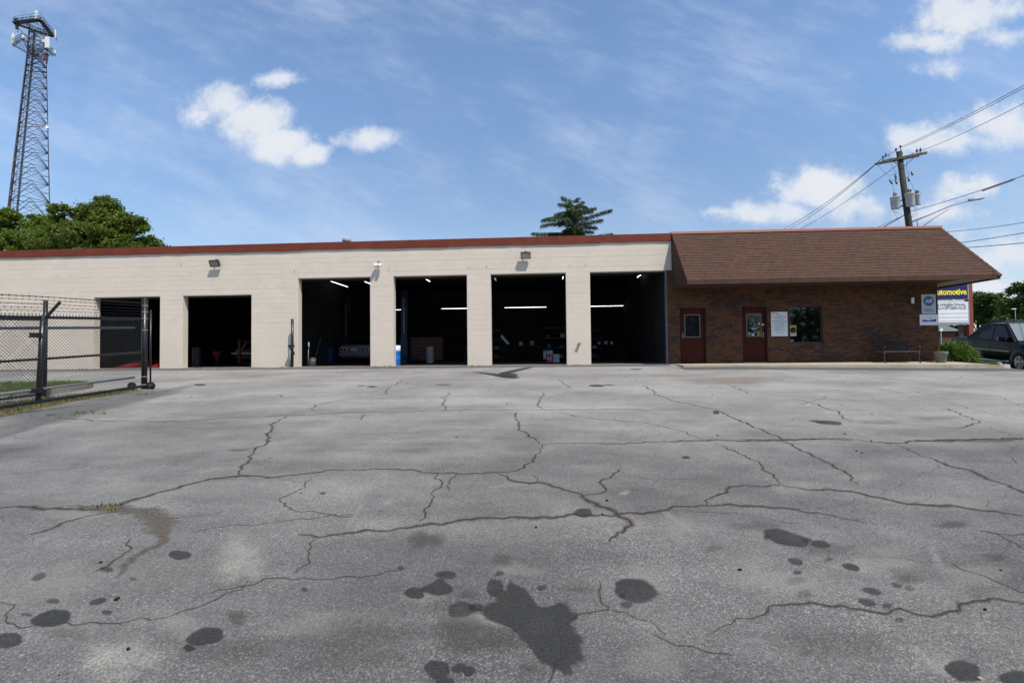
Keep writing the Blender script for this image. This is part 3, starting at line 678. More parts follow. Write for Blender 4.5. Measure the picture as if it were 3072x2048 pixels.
# reveals painted like the wall: thin liners on every jamb
for a, b, h in BAYS:
    rv = MB(); rv.box((a-0.001, BF+0.001, 0.0), (a+0.012, WT+0.001, h)); rv.build('painted_reveal', 'block_paint', garage)
    rv = MB(); rv.box((a+0.012, BF+0.001, h-0.012), (b-0.012, WT+0.001, h+0.001)); rv.build('painted_reveal', 'block_paint', garage)
    if b < 6: rv = MB(); rv.box((b-0.012, BF+0.001, 0.0), (b+0.001, WT+0.001, h)); rv.build('painted_reveal', 'block_paint', garage)
CH, BL, J = 0.2032, 0.4064, 0.004
blocks = []
nc = 25
for c in range(nc):
    z0 = c*CH; z1 = z0+CH
    # free stretches of the wall on this course
    free = []; x = XL
    for a, b, h in BAYS:
        if z0 < h-0.05: free.append((x, a)); x = b
    free.append((x, XR if z0 > 3.6 else 6.10))
    off = (c % 2)*BL/2
    zt = min(z1, TOP)
    for a, b in free:
        if b-a < 0.05: continue
        k = math.floor((a-off)/BL)
        while True:
            p = off+k*BL; q = p+BL; k += 1
            p2, q2 = max(p, a), min(q, b)
            if p >= b: break
            if q2-p2 < 0.03: continue
            blocks.append((p2, q2, z0, zt, q2-p2 > BL-0.001))
def rank(lst, ctr):
    sc = []
    for i, bk in enumerate(lst):
        p = ctr(bk); x, y = pix(p)
        sc.append((-1/depth(p)**2 if (30 < x < 3040 and 30 < y < 2010) else 0, i))
    return [i for _, i in sorted(sc)]
full = [b for b in blocks if b[4] and b[3]-b[2] > CH-0.001]
order = rank(full, lambda b: ((b[0]+b[1])/2, 0, (b[2]+b[3])/2))
chosen = set(full[i] for i in order[:300])
bm_ = []
for mi in range(2):
    q = MB(); q.box((J/2, 0, J/2), (BL-J/2, BF, CH-J/2), skip='k'); bm_.append(q.mesh('block', ['block_paint', 'block_paint_b'][mi]))
rest = MB(); crs = [random.uniform(-0.0018, 0.0018) for _ in range(nc+1)]
for b in blocks:
    dy = crs[int(round(b[2]/CH))]+random.uniform(-0.0008, 0.0008)
    if b in chosen:
        piece('block', random.choice(bm_), wall, (b[0], dy, b[2]))
    else:
        rest.box((b[0]+J/2, dy, b[2]+J/2), (b[1]-J/2, BF, b[3]-J/2), random.choice((0, 1)), skip='k')
kind(rest.build('painted_blocks', ['block_paint', 'block_paint_b'], wall), 'stuff')
# fascia: sheet-metal lengths with lapped seams
fx = [XL]; 
while fx[-1] < XR-3.6: fx.append(fx[-1]+3.05)
fx.append(XR-0.02)
for i in range(len(fx)-1):
    f = MB(); lap = 0.004*(i % 2); zb = 4.80+random.uniform(-0.012, 0.012); n = 8
    a, b = fx[i], fx[i+1]+0.03*(i < len(fx)-2)
    for k in range(n):                        # slightly buckled lower edge
        x0, x1 = a+(b-a)*k/n, a+(b-a)*(k+1)/n
        d0, d1 = 0.008*math.sin(k*1.3+i*2), 0.008*math.sin((k+1)*1.3+i*2)
        y0, y1 = -0.045-lap-abs(d0), -0.045-lap-abs(d1)
        f.add([(x0,y0,zb+d0),(x1,y1,zb+d1),(x1,-0.040-lap,TOP+0.045),(x0,-0.040-lap,TOP+0.045),(x0,-0.01,zb+d0),(x1,-0.01,zb+d1),(x1,0.28,TOP+0.05),(x0,0.28,TOP+0.05)],
              [(0,1,2,3),(0,4,5,1),(3,2,6,7)])
    f.build('fascia_panel', 'fascia_red', garage)
fl = MB()
for px_, py_ in ((1029,723),(1052,722),(1380,716),(1395,716),(1425,715),(1440,715),(1470,714),(1865,704),(1905,703)):
    p = atY(px_, py_, 0.1); fl.box((p[0]-0.06, 0.08, TOP+0.051), (p[0]+0.06, 0.2, TOP+0.051+random.uniform(.012,.035)))
fl.build('loose_flashing', 'roof_flake', garage)
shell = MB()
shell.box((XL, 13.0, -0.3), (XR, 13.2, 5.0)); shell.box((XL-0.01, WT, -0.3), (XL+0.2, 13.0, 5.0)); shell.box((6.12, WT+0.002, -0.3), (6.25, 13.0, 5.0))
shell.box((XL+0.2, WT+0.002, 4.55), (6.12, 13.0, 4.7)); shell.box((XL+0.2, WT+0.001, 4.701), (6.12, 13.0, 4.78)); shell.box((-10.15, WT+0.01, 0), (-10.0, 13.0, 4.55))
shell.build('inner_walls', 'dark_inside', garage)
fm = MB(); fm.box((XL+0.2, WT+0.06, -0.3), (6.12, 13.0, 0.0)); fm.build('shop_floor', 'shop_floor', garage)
for a, b, h in BAYS:
    s = MB(); s.box((a+0.001, -0.02, -0.25), (b-0.001, WT+0.058, 0.004)); s.build('door_sill', 'sill_concrete', garage)
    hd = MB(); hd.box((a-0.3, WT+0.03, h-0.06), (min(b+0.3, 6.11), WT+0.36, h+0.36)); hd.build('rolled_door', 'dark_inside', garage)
tr = MB(); tr.box((6.06, 0.02, 0.0), (6.10, 0.24, 3.66)); tr.build('jamb_trim', 'steel_grey', garage)
# pin bolts left in the wall
for px_, py_ in ((884,812),(1168,805),(1410,800),(1461,798),(1711,794),(1758,792),(545,790)):
    p = atY(px_, py_, 0); b = MB(); b.tube([(p[0], -0.05, p[2]), (p[0], 0.0, p[2])], 0.012, 6); b.build('bolt', 'galv', garage)

# ------------------------------------------------------------------ brick office with mansard roof
office = thing('brick_office', 'low brown brick office with shingled mansard roof and two red doors', 'office building', (11, 0, 0))
OX0, OX1 = 6.255, 16.14
HOLES = [(6.578,7.578,0.0,2.165),(8.946,9.884,0.0,2.175),(10.716,11.951,0.746,2.186)]
WZ = 3.05
bw = MB()
def seg(x0, x1, z0, z1): bw.box((x0, 0.012, z0), (x1, 0.25, z1))
bw.box((6.11, 0.012, WZ), (6.56, 0.25, 3.658))
xs = 6.11
for a, b, z0, z1 in HOLES:
    seg(xs, a, -0.35, WZ); seg(a, b, z1, WZ)
    if z0 > 0: seg(a, b, -0.35, z0)
    xs = b
seg(xs, OX1-0.012, -0.35, WZ)
bw.box((OX1-0.25, 0.25, -0.35), (OX1-0.012, 10.0, WZ)); bw.box((6.255, 9.8, -0.35), (OX1-0.25, 10.0, WZ))
bwall = bw.build('brick_wall', 'mortar', office)
BH, BW, BJ = 0.0677, 0.2032, 0.010
bricks = []
for c in range(-4, 54):
    z0 = c*BH; off = (c % 2)*BW/2
    free = []; x = 6.11
    for a, b, h0, h1 in HOLES:
        if z0+BH*0.5 < h1 and z0+BH*0.5 > h0: free.append((x, a)); x = b
    free.append((x, OX1))
    if c > 44: free = [(6.11, 6.55)]
    for a, b in free:
        k = math.floor((a-off)/BW)
        while True:
            p = off+k*BW; q = p+BW; k += 1
            if p >= b: break
            p2, q2 = max(p, a), min(q, b)
            if q2-p2 < 0.03: continue
            bricks.append((p2, q2, z0, z0+BH, q2-p2 > BW-0.001))
def brick_tone(x, z):                         # bricks were laid in batches: dark and tan clusters
    t = math.sin(x*1.9+z*3.1)+math.sin(x*0.83-z*1.7+1.3)+0.8*math.sin(x*4.3+z*9.0)+random.gauss(0, 1.9)
    if t > 0.9: return random.choice((0, 6, 6, 1))
    if t > -0.4: return random.choice((0, 1, 2, 7))
    if t > -1.6: return random.choice((2, 3, 7, 4))
    return random.choice((3, 4, 5, 5))
fullb = [b for b in bricks if b[4] and b[2] > 0.0]
order = rank(fullb, lambda b: ((b[0]+b[1])/2, 0, (b[2]+b[3])/2))
chosen = set(fullb[i] for i in order[:300])
bms = []
for i in range(len(BR)):
    q = MB(); q.box((BJ/2, 0, BJ/2), (BW-BJ/2, 0.0125, BH-BJ/2), skip='k'); bms.append(q.mesh('brick', 'brick_%d' % i))
rest = MB()
for b in bricks:
    t = brick_tone((b[0]+b[1])/2, b[2]); dy = random.uniform(-0.003, 0.002)
    if b in chosen: piece('brick', bms[t], bwall, (b[0], dy, b[2]))
    else: rest.box((b[0]+BJ/2, dy, b[2]+BJ/2), (b[1]-BJ/2, 0.0125, b[3]-BJ/2), t, skip='k')
for c in range(-4, 45):                       # the short return of the side wall
    for k in range(12):
        z0 = c*BH; y0 = 0.02+k*BW+(c % 2)*BW/2
        rest.box((OX1-0.013, y0+BJ/2, z0+BJ/2), (OX1+random.uniform(-0.003,0.002), y0+BW-BJ/2, z0+BH-BJ/2), brick_tone(y0+20, z0), skip='l')
kind(rest.build('bricks', ['brick_%d' % i for i in range(len(BR))], bwall), 'stuff')
# mansard: front slope and hips
OV = 1.5
TL, TR = np.array([6.31, 0.0, 5.10]), np.array([16.27, 0.0, 5.06])
EL, ER = np.array([6.44, -OV, 3.04]), np.array([17.06, -OV, 3.02])
TRb, ERb = np.array([16.27, 10.0, 5.06]), np.array([17.06, 10.6, 3.02])
deck = MB()
deck.add([EL, ER, TR, TL], [(0,1,2,3)]); deck.add([ER, ERb, TRb, TR], [(0,1,2,3)])
deck.add([TL, TR, TRb, (6.31, 10, 5.10)], [(0,1,2,3)])
deck.add([(6.31, 10, 5.10), TRb, ERb, (6.31, 10.6, 3.02)], [(0,1,2,3)])
roof = deck.build('mansard_roof', 'shingle_edge', office)
side = MB()                                   # lapped siding closes the end above the garage
zz = 2.90; n = 11
for k in range(n):
    z0 = 2.90+(5.08-2.90)*k/n; z1 = 2.90+(5.08-2.90)*(k+1)/n
    def yf(z): return -OV*(1-(min(max(z, 3.04), 5.10)-3.04)/2.06)
    def xe(z): return 6.31+0.13*(1-(min(max(z, 3.04), 5.10)-3.04)/2.06)
    side.add([(6.30, -0.052, z0),(xe(z0)-0.012, yf(z0)+0.015, z0),(xe(z1)-0.002, yf(z1)+0.015, z1),(6.306, -0.052, z1),(xe(z0), yf(z0)+0.015, z0),(6.315, -0.052, z0)], [(0,1,2,3),(0,5,4,1)])
side.build('end_siding', 'siding_brown', roof)
nrm = np.cross(ER-EL, TL-EL); nrm /= np.linalg.norm(nrm)
if nrm[1] > 0: nrm = -nrm
upv = TL-EL; SL = float(np.linalg.norm(np.array([0, OV, 2.06]))); upn = np.array([0, OV, 2.06])/SL
NCO = 18; EXPO = SL/NCO; TAB = 0.3048
sh = []
for c in range(NCO):
    t0 = c/NCO; t1 = (c+1)/NCO
    xl = EL[0]+(TL[0]-EL[0])*t0; xr = ER[0]+(TR[0]-ER[0])*t0
    k = 0; x = math.floor(xl/TAB)*TAB-(c % 2)*TAB/2-(c*0.05 % TAB)
    while x < xr:
        a, b = max(x, xl+0.02), min(x+TAB, xr-0.02); x += TAB
        if b-a < 0.04: continue
        sh.append((a, b, c, b-a > TAB-0.001))
def shp(c, x):
    t = c/NCO; z = EL[2]+(TL[2]-EL[2])*t; y = -OV*(1-t)
    zr = ER[2]+(TR[2]-ER[2])*t
    return np.array([x, y, z+(zr-z)*(x-EL[0])/(ER[0]-EL[0])])
def shingle_geo(q, a, b, th, ed=0.010, ms=0, me_=1, drop=0.0):
    o0, o1 = nrm*(0.012+th), nrm*(0.004)
    u = upn*(EXPO+0.01); g = 0.0025
    A, B = np.array([a+g, 0, 0]), np.array([b-g, 0, 0])
    dd = -upn*drop
    q.add([A+o0+dd, B+o0+dd, B+o1+u, A+o1+u, A+dd-nrm*0.002, B+dd-nrm*0.002], [(0,1,2,3)], ms)
    q.add([A+o0+dd, B+o0+dd, A+dd, B+dd], [(2,3,1,0)], me_)
    q.add([A+o0+dd, A+dd, A+o1+u], [(0,1,2)], ms); q.add([B+o0+dd, B+dd, B+o1+u], [(0,2,1)], ms)
fulls = [s for s in sh if s[3]]
order = rank(fulls, lambda s: shp(s[2], (s[0]+s[1])/2))
chosen = set(fulls[i] for i in order[:300])
sms = []
for i in range(len(SH)):
    for v in range(2):
        q = MB(); shingle_geo(q, 0, TAB, 0.002+0.004*v, drop=0.006*v); sms.append(q.mesh('shingle', ['shingle_%d' % i, 'shingle_edge']))
rest = MB()
for s in sh:
    base = shp(s[2], s[0])
    if s in chosen: piece('shingle', random.choice(sms), roof, tuple(base))
    else:
        q = MB(); shingle_geo(q, 0, s[1]-s[0], random.choice((0.002, 0.006)), ms=random.randrange(len(SH)), me_=len(SH))
        o = len(rest.v); rest.v += [tuple(np.array(p)+base) for p in q.v]; rest.f += [tuple(i+o for i in f) for f in q.f]; rest.mi += q.mi; rest.sm += q.sm
kind(rest.build('shingles', ['shingle_%d' % i for i in range(len(SH))]+['shingle_edge'], roof), 'stuff')
# eave band of upright shingles
k = 0; x = EL[0]
while x < ER[0]-0.01:
    x2 = min(x+0.33, ER[0]); q = MB(); z = EL[2]+(ER[2]-EL[2])*(x-EL[0])/(ER[0]-EL[0])
    dy = random.uniform(0, 0.004)
    q.box((x+0.002, -OV-0.022-dy, z-0.155+random.uniform(-.003,.003)), (x2-0.002, -OV+0.01, z+0.012)); q.build('eave_shingle', 'shingle_%d' % random.choice((0,1,2,3)), roof); x = x2
rb = MB(); rb.box((ER[0]-0.01, -OV+0.012, 2.865), (ER[0]+0.02, 10.6, 3.02)); rb.build('side_eave_board', 'siding_brown', roof)
# ridge flashing
x = 6.30
for i in range(4):
    q = MB(); x2 = 6.30+(16.33-6.30)*(i+1)/4; z0 = 5.10-0.04*(x-6.3)/10; z1 = 5.10-0.04*(x2-6.3)/10; lp = 0.003*(i % 2)
    q.add([(x,-0.075-lp,z0-0.035),(x2,-0.075-lp,z1-0.035),(x2,-0.06-lp,z1+0.055),(x,-0.06-lp,z0+0.055),(x,0.25,z0+0.075),(x2,0.25,z1+0.075)], [(0,1,2,3),(3,2,5,4)])
    q.build('ridge_flashing', 'ridge_red', roof); x = x2
# hip caps: two overlapping runs
def cap(p, q_, w_):
    m = MB(); p, q_ = np.asarray(p), np.asarray(q_); d = (q_-p)/np.linalg.norm(q_-p)
    s1 = np.cross(d, nrm); s1 /= np.linalg.norm(s1)
    if s1[0] > 0: s1 = -s1
    m2 = np.array([0.93, 0.0, 0.36]); s2 = np.cross(m2, d); s2 /= np.linalg.norm(s2)
    if s2[1] < 0: s2 = -s2
    top = (nrm+m2)/np.linalg.norm(nrm+m2)
    a0, a1 = p+top*0.03, q_+top*0.045
    m.add([a0, a1, a1+s1*w_-top*0.015, a0+s1*w_-top*0.015, a1+s2*w_-top*0.015, a0+s2*w_-top*0.015, a1-top*0.05], [(0,1,2,3),(0,5,4,1),(1,4,6),(1,6,2)])
    return m
NH = 14
for i in range(NH):
    t0, t1 = i/NH, (i+1.15)/NH
    p, q_ = TR+(ER-TR)*t0, TR+(ER-TR)*min(t1, 1.03)
    if i >= 10: p = p+np.array([.012, -.012, -.02]); q_ = q_+np.array([.012, -.012, -.02])
    cap(p, q_, 0.13).build('hip_cap', 'shingle_%d' % random.randrange(5), roof)
sf = MB(); sf.box((6.44, -OV+0.012, 2.925), (16.14, -0.012, 2.945)); sf.build('soffit', 'siding_brown', roof)  # run under the eave: its shade is put into the darker brown
sf = MB(); sf.box((16.143, -OV+0.012, 2.925), (17.03, -0.012, 2.945)); sf.box((16.16, -0.012, 2.925), (17.03, 10.6, 2.945)); sf.build('soffit', 'soffit_bounce_lit', roof)  # same soffit past the wall, bounced light painted in as a paler tone
bl = MB(); bl.box((6.31, 0.26, 2.96), (OX1-0.3, 9.7, 3.04)); bl.box((OX0+0.01, 3.5, 0), (OX1-0.3, 3.6, 2.95)); bl.build('inner_ceiling', 'dark_inside', office)
fo = MB(); fo.box((OX0, 0.26, -0.1), (OX1-0.3, 9.7, -0.01)); fo.build('inner_floor', 'shop_floor', office)
# doors
def door(a, b, z1, handle_left, hinge_note):
    fr = MB(); fr.box((a, 0.06, 0), (a+0.06, 0.2, z1)); fr.box((b-0.06, 0.06, 0), (b, 0.2, z1)); fr.box((a+0.06, 0.06, z1-0.06), (b-0.06, 0.2, z1))
    fr.build('door_frame', 'door_frame', office)
    x0, x1 = a+0.065, b-0.065; w_ = x1-x0; gx0, gx1 = x0+w_*0.17, x1-w_*0.17; g0, g1 = 1.03, 1.90
    d = MB(); d.box((x0, 0.10, 0.03), (x1, 0.145, g0)); d.box((x0, 0.10, g1), (x1, 0.145, z1-0.065)); d.box((x0, 0.10, g0), (gx0, 0.145, g1)); d.box((gx1, 0.10, g0), (x1, 0.145, g1))
    dr = d.build('door', 'door_red', office)
    t = MB()
    for q in (((gx0-.012, .09, g0-.012), (gx0+.012, .10, g1+.012)), ((gx1-.012, .09, g0-.012), (gx1+.012, .10, g1+.012)), ((gx0+.012, .09, g0-.012), (gx1-.012, .10, g0+.012)), ((gx0+.012, .09, g1-.012), (gx1-.012, .10, g1+.012))): t.box(*q)
    t.build('glass_bead', 'aluminium', dr)
    g = MB(); g.box((gx0, 0.118, g0), (gx1, 0.126, g1)); g.build('glass', 'glass_dark', dr)
    hx = x0+0.06 if handle_left else x1-0.06
    h = MB(); h.box((hx-0.022, 0.085, 0.98), (hx+0.022, 0.10, 1.20)); h.tube([(hx, 0.06, 1.02), (hx+(0.10 if handle_left else -0.10), 0.05, 1.02)], 0.011, 8); h.tube([(hx, 0.10, 1.02), (hx, 0.055, 1.02)], 0.012, 8)
    h.build('handle', 'aluminium', dr)
    return dr, x0, x1, gx0, gx1
d1 = door(*HOLES[0][:2], HOLES[0][3], True, '')
d2 = door(*HOLES[1][:2], HOLES[1][3], False, '')
th = MB(); th.box((9.0, 0.03, 0.004), (9.83, 0.09, 0.035)); th.build('threshold', 'aluminium', office)
dr, x0, x1, gx0, gx1 = d2
def disc(name, x, z, r, m, par, y=0.115, n=20):
    q = MB(); q.lathe([(r, y), (r, y-0.002)], (x, 0, z), n, 0, 'y'); return q.build(name, m, par)
mk('decal_teal', (0.03, 0.20, 0.17), 0.5, 0.3); mk('decal_blue', (0.10, 0.22, 0.42), 0.5, 0.3); mk('decal_gold', (0.22, 0.17, 0.02), 0.5, 0.3)
gw = gx1-gx0
disc('sticker', gx0+gw*.27, 1.52, .045, 'decal_teal', dr); disc('sticker', gx0+gw*.55, 1.52, .055, 'decal_teal', dr); disc('sticker', gx0+gw*.88, 1.52, .034, 'sign_white', dr); disc('sticker', gx0+gw*.55, 1.20, .055, 'decal_teal', dr)
q = MB(); q.box((x1-0.105, .096, 1.455), (x1-0.02, .0995, 1.505)); q.build('sticker', 'sign_white', dr)
q = MB(); q.box((gx0+gw*.40, .112, 1.055), (gx0+gw*.52, .1155, 1.13)); q.build('sticker', 'sign_white', dr)
q = MB(); q.box((gx0+gw*.30, .112, 1.05), (gx0+gw*.40, .1155, 1.16)); q.build('sticker', 'decal_blue', dr)
q = MB(); q.box((gx0+gw*.70, .112, 1.05), (gx0+gw*.96, .1155, 1.24)); q.build('sticker', 'decal_gold', dr)
q = MB(); q.box((gx0+gw*.08, .112, 1.08), (gx0+gw*.27, .1155, 1.19)); q.build('sticker', 'ink_grey', dr)
q = MB(); q.box((gx0+gw*.36, .112, 1.30), (gx0+gw*.68, .1155, 1.318)); q.build('sticker', 'sign_white', dr)
q = MB()
for a, b in ((.18,.26),(.32,.55),(.60,.82)): q.box((gx0+gw*a, .112, 1.34), (gx0+gw*b, .1155, 1.368))
q.box((gx0+gw*.40, .112, 1.39), (gx0+gw*.60, .1155, 1.40)); q.build('sticker', 'ink_grey', dr)
# window with blinds behind glass
a, b, z0, z1 = HOLES[2]
wf = MB(); wf.box((a, 0.09, z0), (a+0.045, 0.17, z1)); wf.box((b-0.045, 0.09, z0), (b, 0.17, z1)); wf.box((a+.045, 0.09, z1-0.045), (b-.045, 0.17, z1)); wf.box((a+.045, 0.09, z0), (b-.045, 0.17, z0+0.045))
win = wf.build('window', 'bronze', office)
q = MB(); q.box((a+.045, 0.118, z0+.045), (b-.045, 0.126, z1-.045))
g_ = bpy.data.materials.new('window_glass'); g_.use_nodes = True; N = NT(g_.node_tree); N.n.clear()
o_ = N.new('ShaderNodeOutputMaterial'); gl = N.new('ShaderNodeBsdfGlossy'); gl.inputs[0].default_value = (.8, .85, .9, 1); gl.inputs['Roughness'].default_value = 0.03
tp = N.new('ShaderNodeBsdfTransparent'); tp.inputs[0].default_value = (.62, .66, .64, 1); fr_ = N.new('ShaderNodeFresnel'); fr_.inputs[0].default_value = 1.5
mx = N.new('ShaderNodeMixShader'); N.l.new(N.m('MULTIPLY', fr_.outputs[0], 1.3, clamp=True), mx.inputs[0]); N.l.new(tp.outputs[0], mx.inputs[1]); N.l.new(gl.outputs[0], mx.inputs[2]); N.l.new(mx.outputs[0], o_.inputs[0])
M['window_glass'] = g_
q.build('pane', 'window_glass', win)
sl = MB(); sl.box((a+.05, 0.20, 0), (a+1.18, 0.2025, 0.024)); mk('blind_slat', (0.13, 0.125, 0.10), 0.6, 0.3)
slm = MB(); slm.obox((0, 0, 0), (0.555, 0, 0), (0, 0.011, 0.011), (0, -0.0008, 0.0008)); slme = slm.mesh('blind_slat', 'blind_slat')
z = z0+0.06
while z < z1-0.06: piece('blind_slat', slme, win, ((a+b)/2, 0.20, z)); z += 0.0315
ps = MB(); ps.box((10.775, 0.110, 1.02), (11.01, 0.1165, 1.44)); po = ps.build('window_poster', 'poster_yellow', win)
disc('poster_disc', 10.893, 1.25, 0.108, 'drum_black', win, 0.110, 24); q = MB(); q.box((10.785, 0.108, 1.03), (11.0, 0.1095, 1.09)); q.build('poster_strip', 'card_white', win)
q = MB(); q.box((10.775, 0.110, 0.795), (10.90, 0.1165, 0.89)); q.build('window_sticker', 'decal_blue', win)
sn = MB(); sn.box((15.16, -0.05, 2.19), (15.26, 0.0, 2.42)); tag(sn.build('door_chime_box', 'antenna_white', bevel=0.01), 'small white box fixed to the brick wall left of the round emblem sign', 'sensor box')

# ------------------------------------------------------------------ walkway
wk = MB(); xs_ = [6.2+ i*0.5 for i in range(24)]
def kerb_run(mb, x0, x1, yf, yb, ztop, n):
    for i in range(n):
        a, b = x0+(x1-x0)*i/n, x0+(x1-x0)*(i+1)/n
        mb.box((a+(0.0015), yf, -0.9), (b-0.0015, yb, ztop), skip='b')
def wz(x, y): return -(.020+.0065*max(0, x-6.2))*min(1.0, max(0.0, -y/1.66))   # the slab falls outward for drainage
def slab(mb, x0, x1, y0, y1, up=0.0):
    z = [wz(x0, y0)+up, wz(x1, y0)+up, wz(x1, y1)+up, wz(x0, y1)+up]; c = [(x0, y0), (x1, y0), (x1, y1), (x0, y1)]
    mb.add([(*p, -.9) for p in c]+[(*p, q) for p, q in zip(c, z)], [(4,5,6,7), (0,1,5,4), (1,2,6,5), (2,3,7,6), (3,0,4,7)])
walkway = MB(); slab(walkway, 6.22, 16.5, -1.50, 0.011)
wko = kind(walkway.build('walkway', 'walk_concrete'), 'structure')
for i in range(7):
    a, b = 6.22+(16.5-6.22)*i/7, 6.22+(16.5-6.22)*(i+1)/7
    q = MB(); slab(q, a+.003, b-.003, -1.66, -1.502, .004); q.build('kerb_length', 'walk_concrete', wko)
# planting bed and side verge right of the office
bed = MB(); bed.box((16.16, -0.02, -0.6), (17.75, 6.0, -0.005), skip='b'); kind(bed.build('planting_bed', 'mulch'), 'structure')
vk = MB()
pts = [onG(x, y) for x, y in ((2915,1088),(3010,1103))]
def kerbline(mb, P, w_, h):
    for i in range(len(P)-1):
        p, q_ = np.array(P[i]), np.array(P[i+1]); d = q_-p; d /= np.linalg.norm(d); nv = np.array([-d[1], d[0]])
        vs = []
        for t in (p, q_):
            for sgn, up in ((0,0),(0,1),(1,1),(1,0)):
                x, y = t+nv*w_*sgn; vs.append((x, y, gz(x, y)-0.2 if not up else gz(p[0], p[1])*(t is p)+gz(q_[0], q_[1])*(t is q_)+h))
        mb.add(vs, [(0,1,5,4),(1,2,6,5),(2,3,7,6),(0,3,2,1),(4,5,6,7)])
q = MB()
for a, b in ((16.5, 16.75), (16.753, 17.05)):       # the kerb runs out into a flare
    f = lambda x: wz(16.5, -1.66)+.004-(x-16.5)/.55*(wz(16.5, -1.66)+.004-gz(17.05, -1.6)-.012)
    q.add([(a, -1.66, -.9), (b, -1.66, -.9), (b, -1.66, f(b)), (a, -1.66, f(a)), (a, -1.40, f(a)), (b, -1.40, f(b)), (a, -1.40, -.9), (b, -1.40, -.9)], [(0,1,2,3), (3,2,5,4), (4,5,7,6), (1,7,5,2)])
q.build('kerb_flare', 'walk_concrete', wko)
KA, KB = atY(2905, 1087, -.1), atY(3012, 1095.5, -.5); KC = atY(3006, 1089, 1.0); KD = atY(2996, 1082, 3.0); KE = atY(2960, 1075, 6.5)
print('KERB', KA, KB, KC, KD, KE)
def kl(x): return float(np.interp(x, [KA[0], KB[0], KC[0]], [KA[2], KB[2], KC[2]]))
kp = [np.array([16.2, -.06, KA[2]+.01]), KA, KB, KC, KD, KE]
for i in range(len(kp)-1):
    p, q_ = kp[i], kp[i+1]; d = (q_-p)[:2]; d = d/np.linalg.norm(d); nv = np.array([-d[1], d[0], 0])*.15; dn = np.array([0, 0, .5])
    vk.add([p-dn, q_-dn, q_, p, p+nv, q_+nv, p+nv-dn, q_+nv-dn], [(0,1,2,3), (3,2,5,4), (4,5,7,6), (0,3,4,6), (1,7,5,2)])
vg = MB(); LN_ = [KA, KB, KC, KD, KE]
def edge_x(y): return float(np.interp(y, [p[1] for p in (KB, KC, KD, KE)], [p[0] for p in (KB, KC, KD, KE)]))-.14
def vz(x, y): return float(np.interp(y, [KB[1], KC[1], KD[1], KE[1]], [KB[2], KC[2], KD[2], KE[2]]))-.012
rows = np.linspace(KB[1]+.13, 6.4, 16); cols = np.linspace(0, 1, 10)
vs = [(16.2+(edge_x(y)-16.2)*t, max(y, (-.06+.13+(KB[1]+.06)*t) if y < .2 else y), vz(0, y)+(1-t)*.03) for y in rows for t in cols]
vg.add(vs, [(j*10+i, j*10+i+1, (j+1)*10+i+1, (j+1)*10+i) for j in range(15) for i in range(9)], 0, True)
verge = kind(vg.build('grass_verge', 'grass'), 'structure'); vk.build('verge_kerb', 'walk_concrete', verge)

# ------------------------------------------------------------------ signs on the brick
nb = thing('notice_board', 'white handwritten parking notice board between the red door and the window', 'sign', (10.32, 0, 1.5))
q = MB(); q.box((10.015, -0.022, 1.02), (10.625, -0.004, 1.955)); q.build('board', 'sign_white', nb)
LN = [('Warning', .50, 1.875, 10.04, .05, 'L'), ('T & G', .22, 1.80, 0, .055, 'C'), ('AUTOMOTIVE', .50, 1.72, 0, .058, 'C'), ('CANNOT BE', .33, 1.65, 0, .046, 'C'), ('RESPONSIBLE FOR', .54, 1.575, 0, .050, 'C'), ('LOSS OR DAMAGE', .50, 1.505, 0, .046, 'C'),
      ('TO CARS OR', .36, 1.435, 0, .046, 'C'), ('ARTICLES LEFT IN', .52, 1.365, 0, .046, 'C'), ('CARS IN THE', .38, 1.295, 0, .046, 'C'), ('PARKING LOT', .42, 1.22, 0, .050, 'C'), ('THANK YOU,', .28, 1.14, 0, .036, 'C')]
for s_, w_, z_, x_, h_, al in LN:
    text('lettering', s_, 'ink_grey' if al == 'C' else 'ink', nb, (10.04 if al == 'L' else 10.32, -0.022, z_), width=(w_ if al == 'C' else .25), height=h_, align='LEFT' if al == 'L' else 'CENTER', depth_=0.003, bold=0.012, shear=0.0 if al == 'C' else 0.3)
ase = thing('emblem_sign', 'tall pale sign with a round toothed blue emblem above the wide white sign', 'sign', (15.79, 0, 2.17))
q = MB(); q.box((15.535, -0.02, 1.80), (16.045, -0.004, 2.53)); q.build('panel', 'sign_grey', ase)
q = MB(); n = 24; pl = []
for k in range(n*2):
    r = 0.205 if k % 2 == 0 else 0.172; a_ = math.pi*k/n; pl.append((15.79+r*math.cos(a_), -0.0225, 2.275+r*math.sin(a_)))
q.prism(pl, (0, 0.003, 0)); q.build('toothed_emblem', 'logo_blue', ase)
text('lettering', 'ASE', 'sign_white', ase, (15.79, -0.0235, 2.235), width=.27, height=.115, align='CENTER', shear=0.2, bold=0.03)
q = MB(); q.box((15.67, -0.0265, 2.20), (15.92, -0.0245, 2.212)); q.build('emblem_line', 'sign_grey', ase)
for i, (s_, w_) in enumerate((('AUTOMOTIVE', .36), ('SERVICE', .24), ('EXCELLENCE', .36))):
    text('lettering', s_, 'ink', ase, (15.79, -0.02, 1.955-0.04*i), width=w_, height=.028, align='CENTER', depth_=0.003, bold=0.02)
nap = thing('blue_logo_sign', 'wide white sign with a ragged dark blue bar at the office corner', 'sign', (15.79, 0, 1.57))
q = MB(); q.box((15.455, -0.02, 1.365), (16.125, -0.004, 1.775)); q.build('panel', 'sign_white', nap)
q = MB(); zb, zt = 1.50, 1.585; X0, X1 = 15.55, 16.03
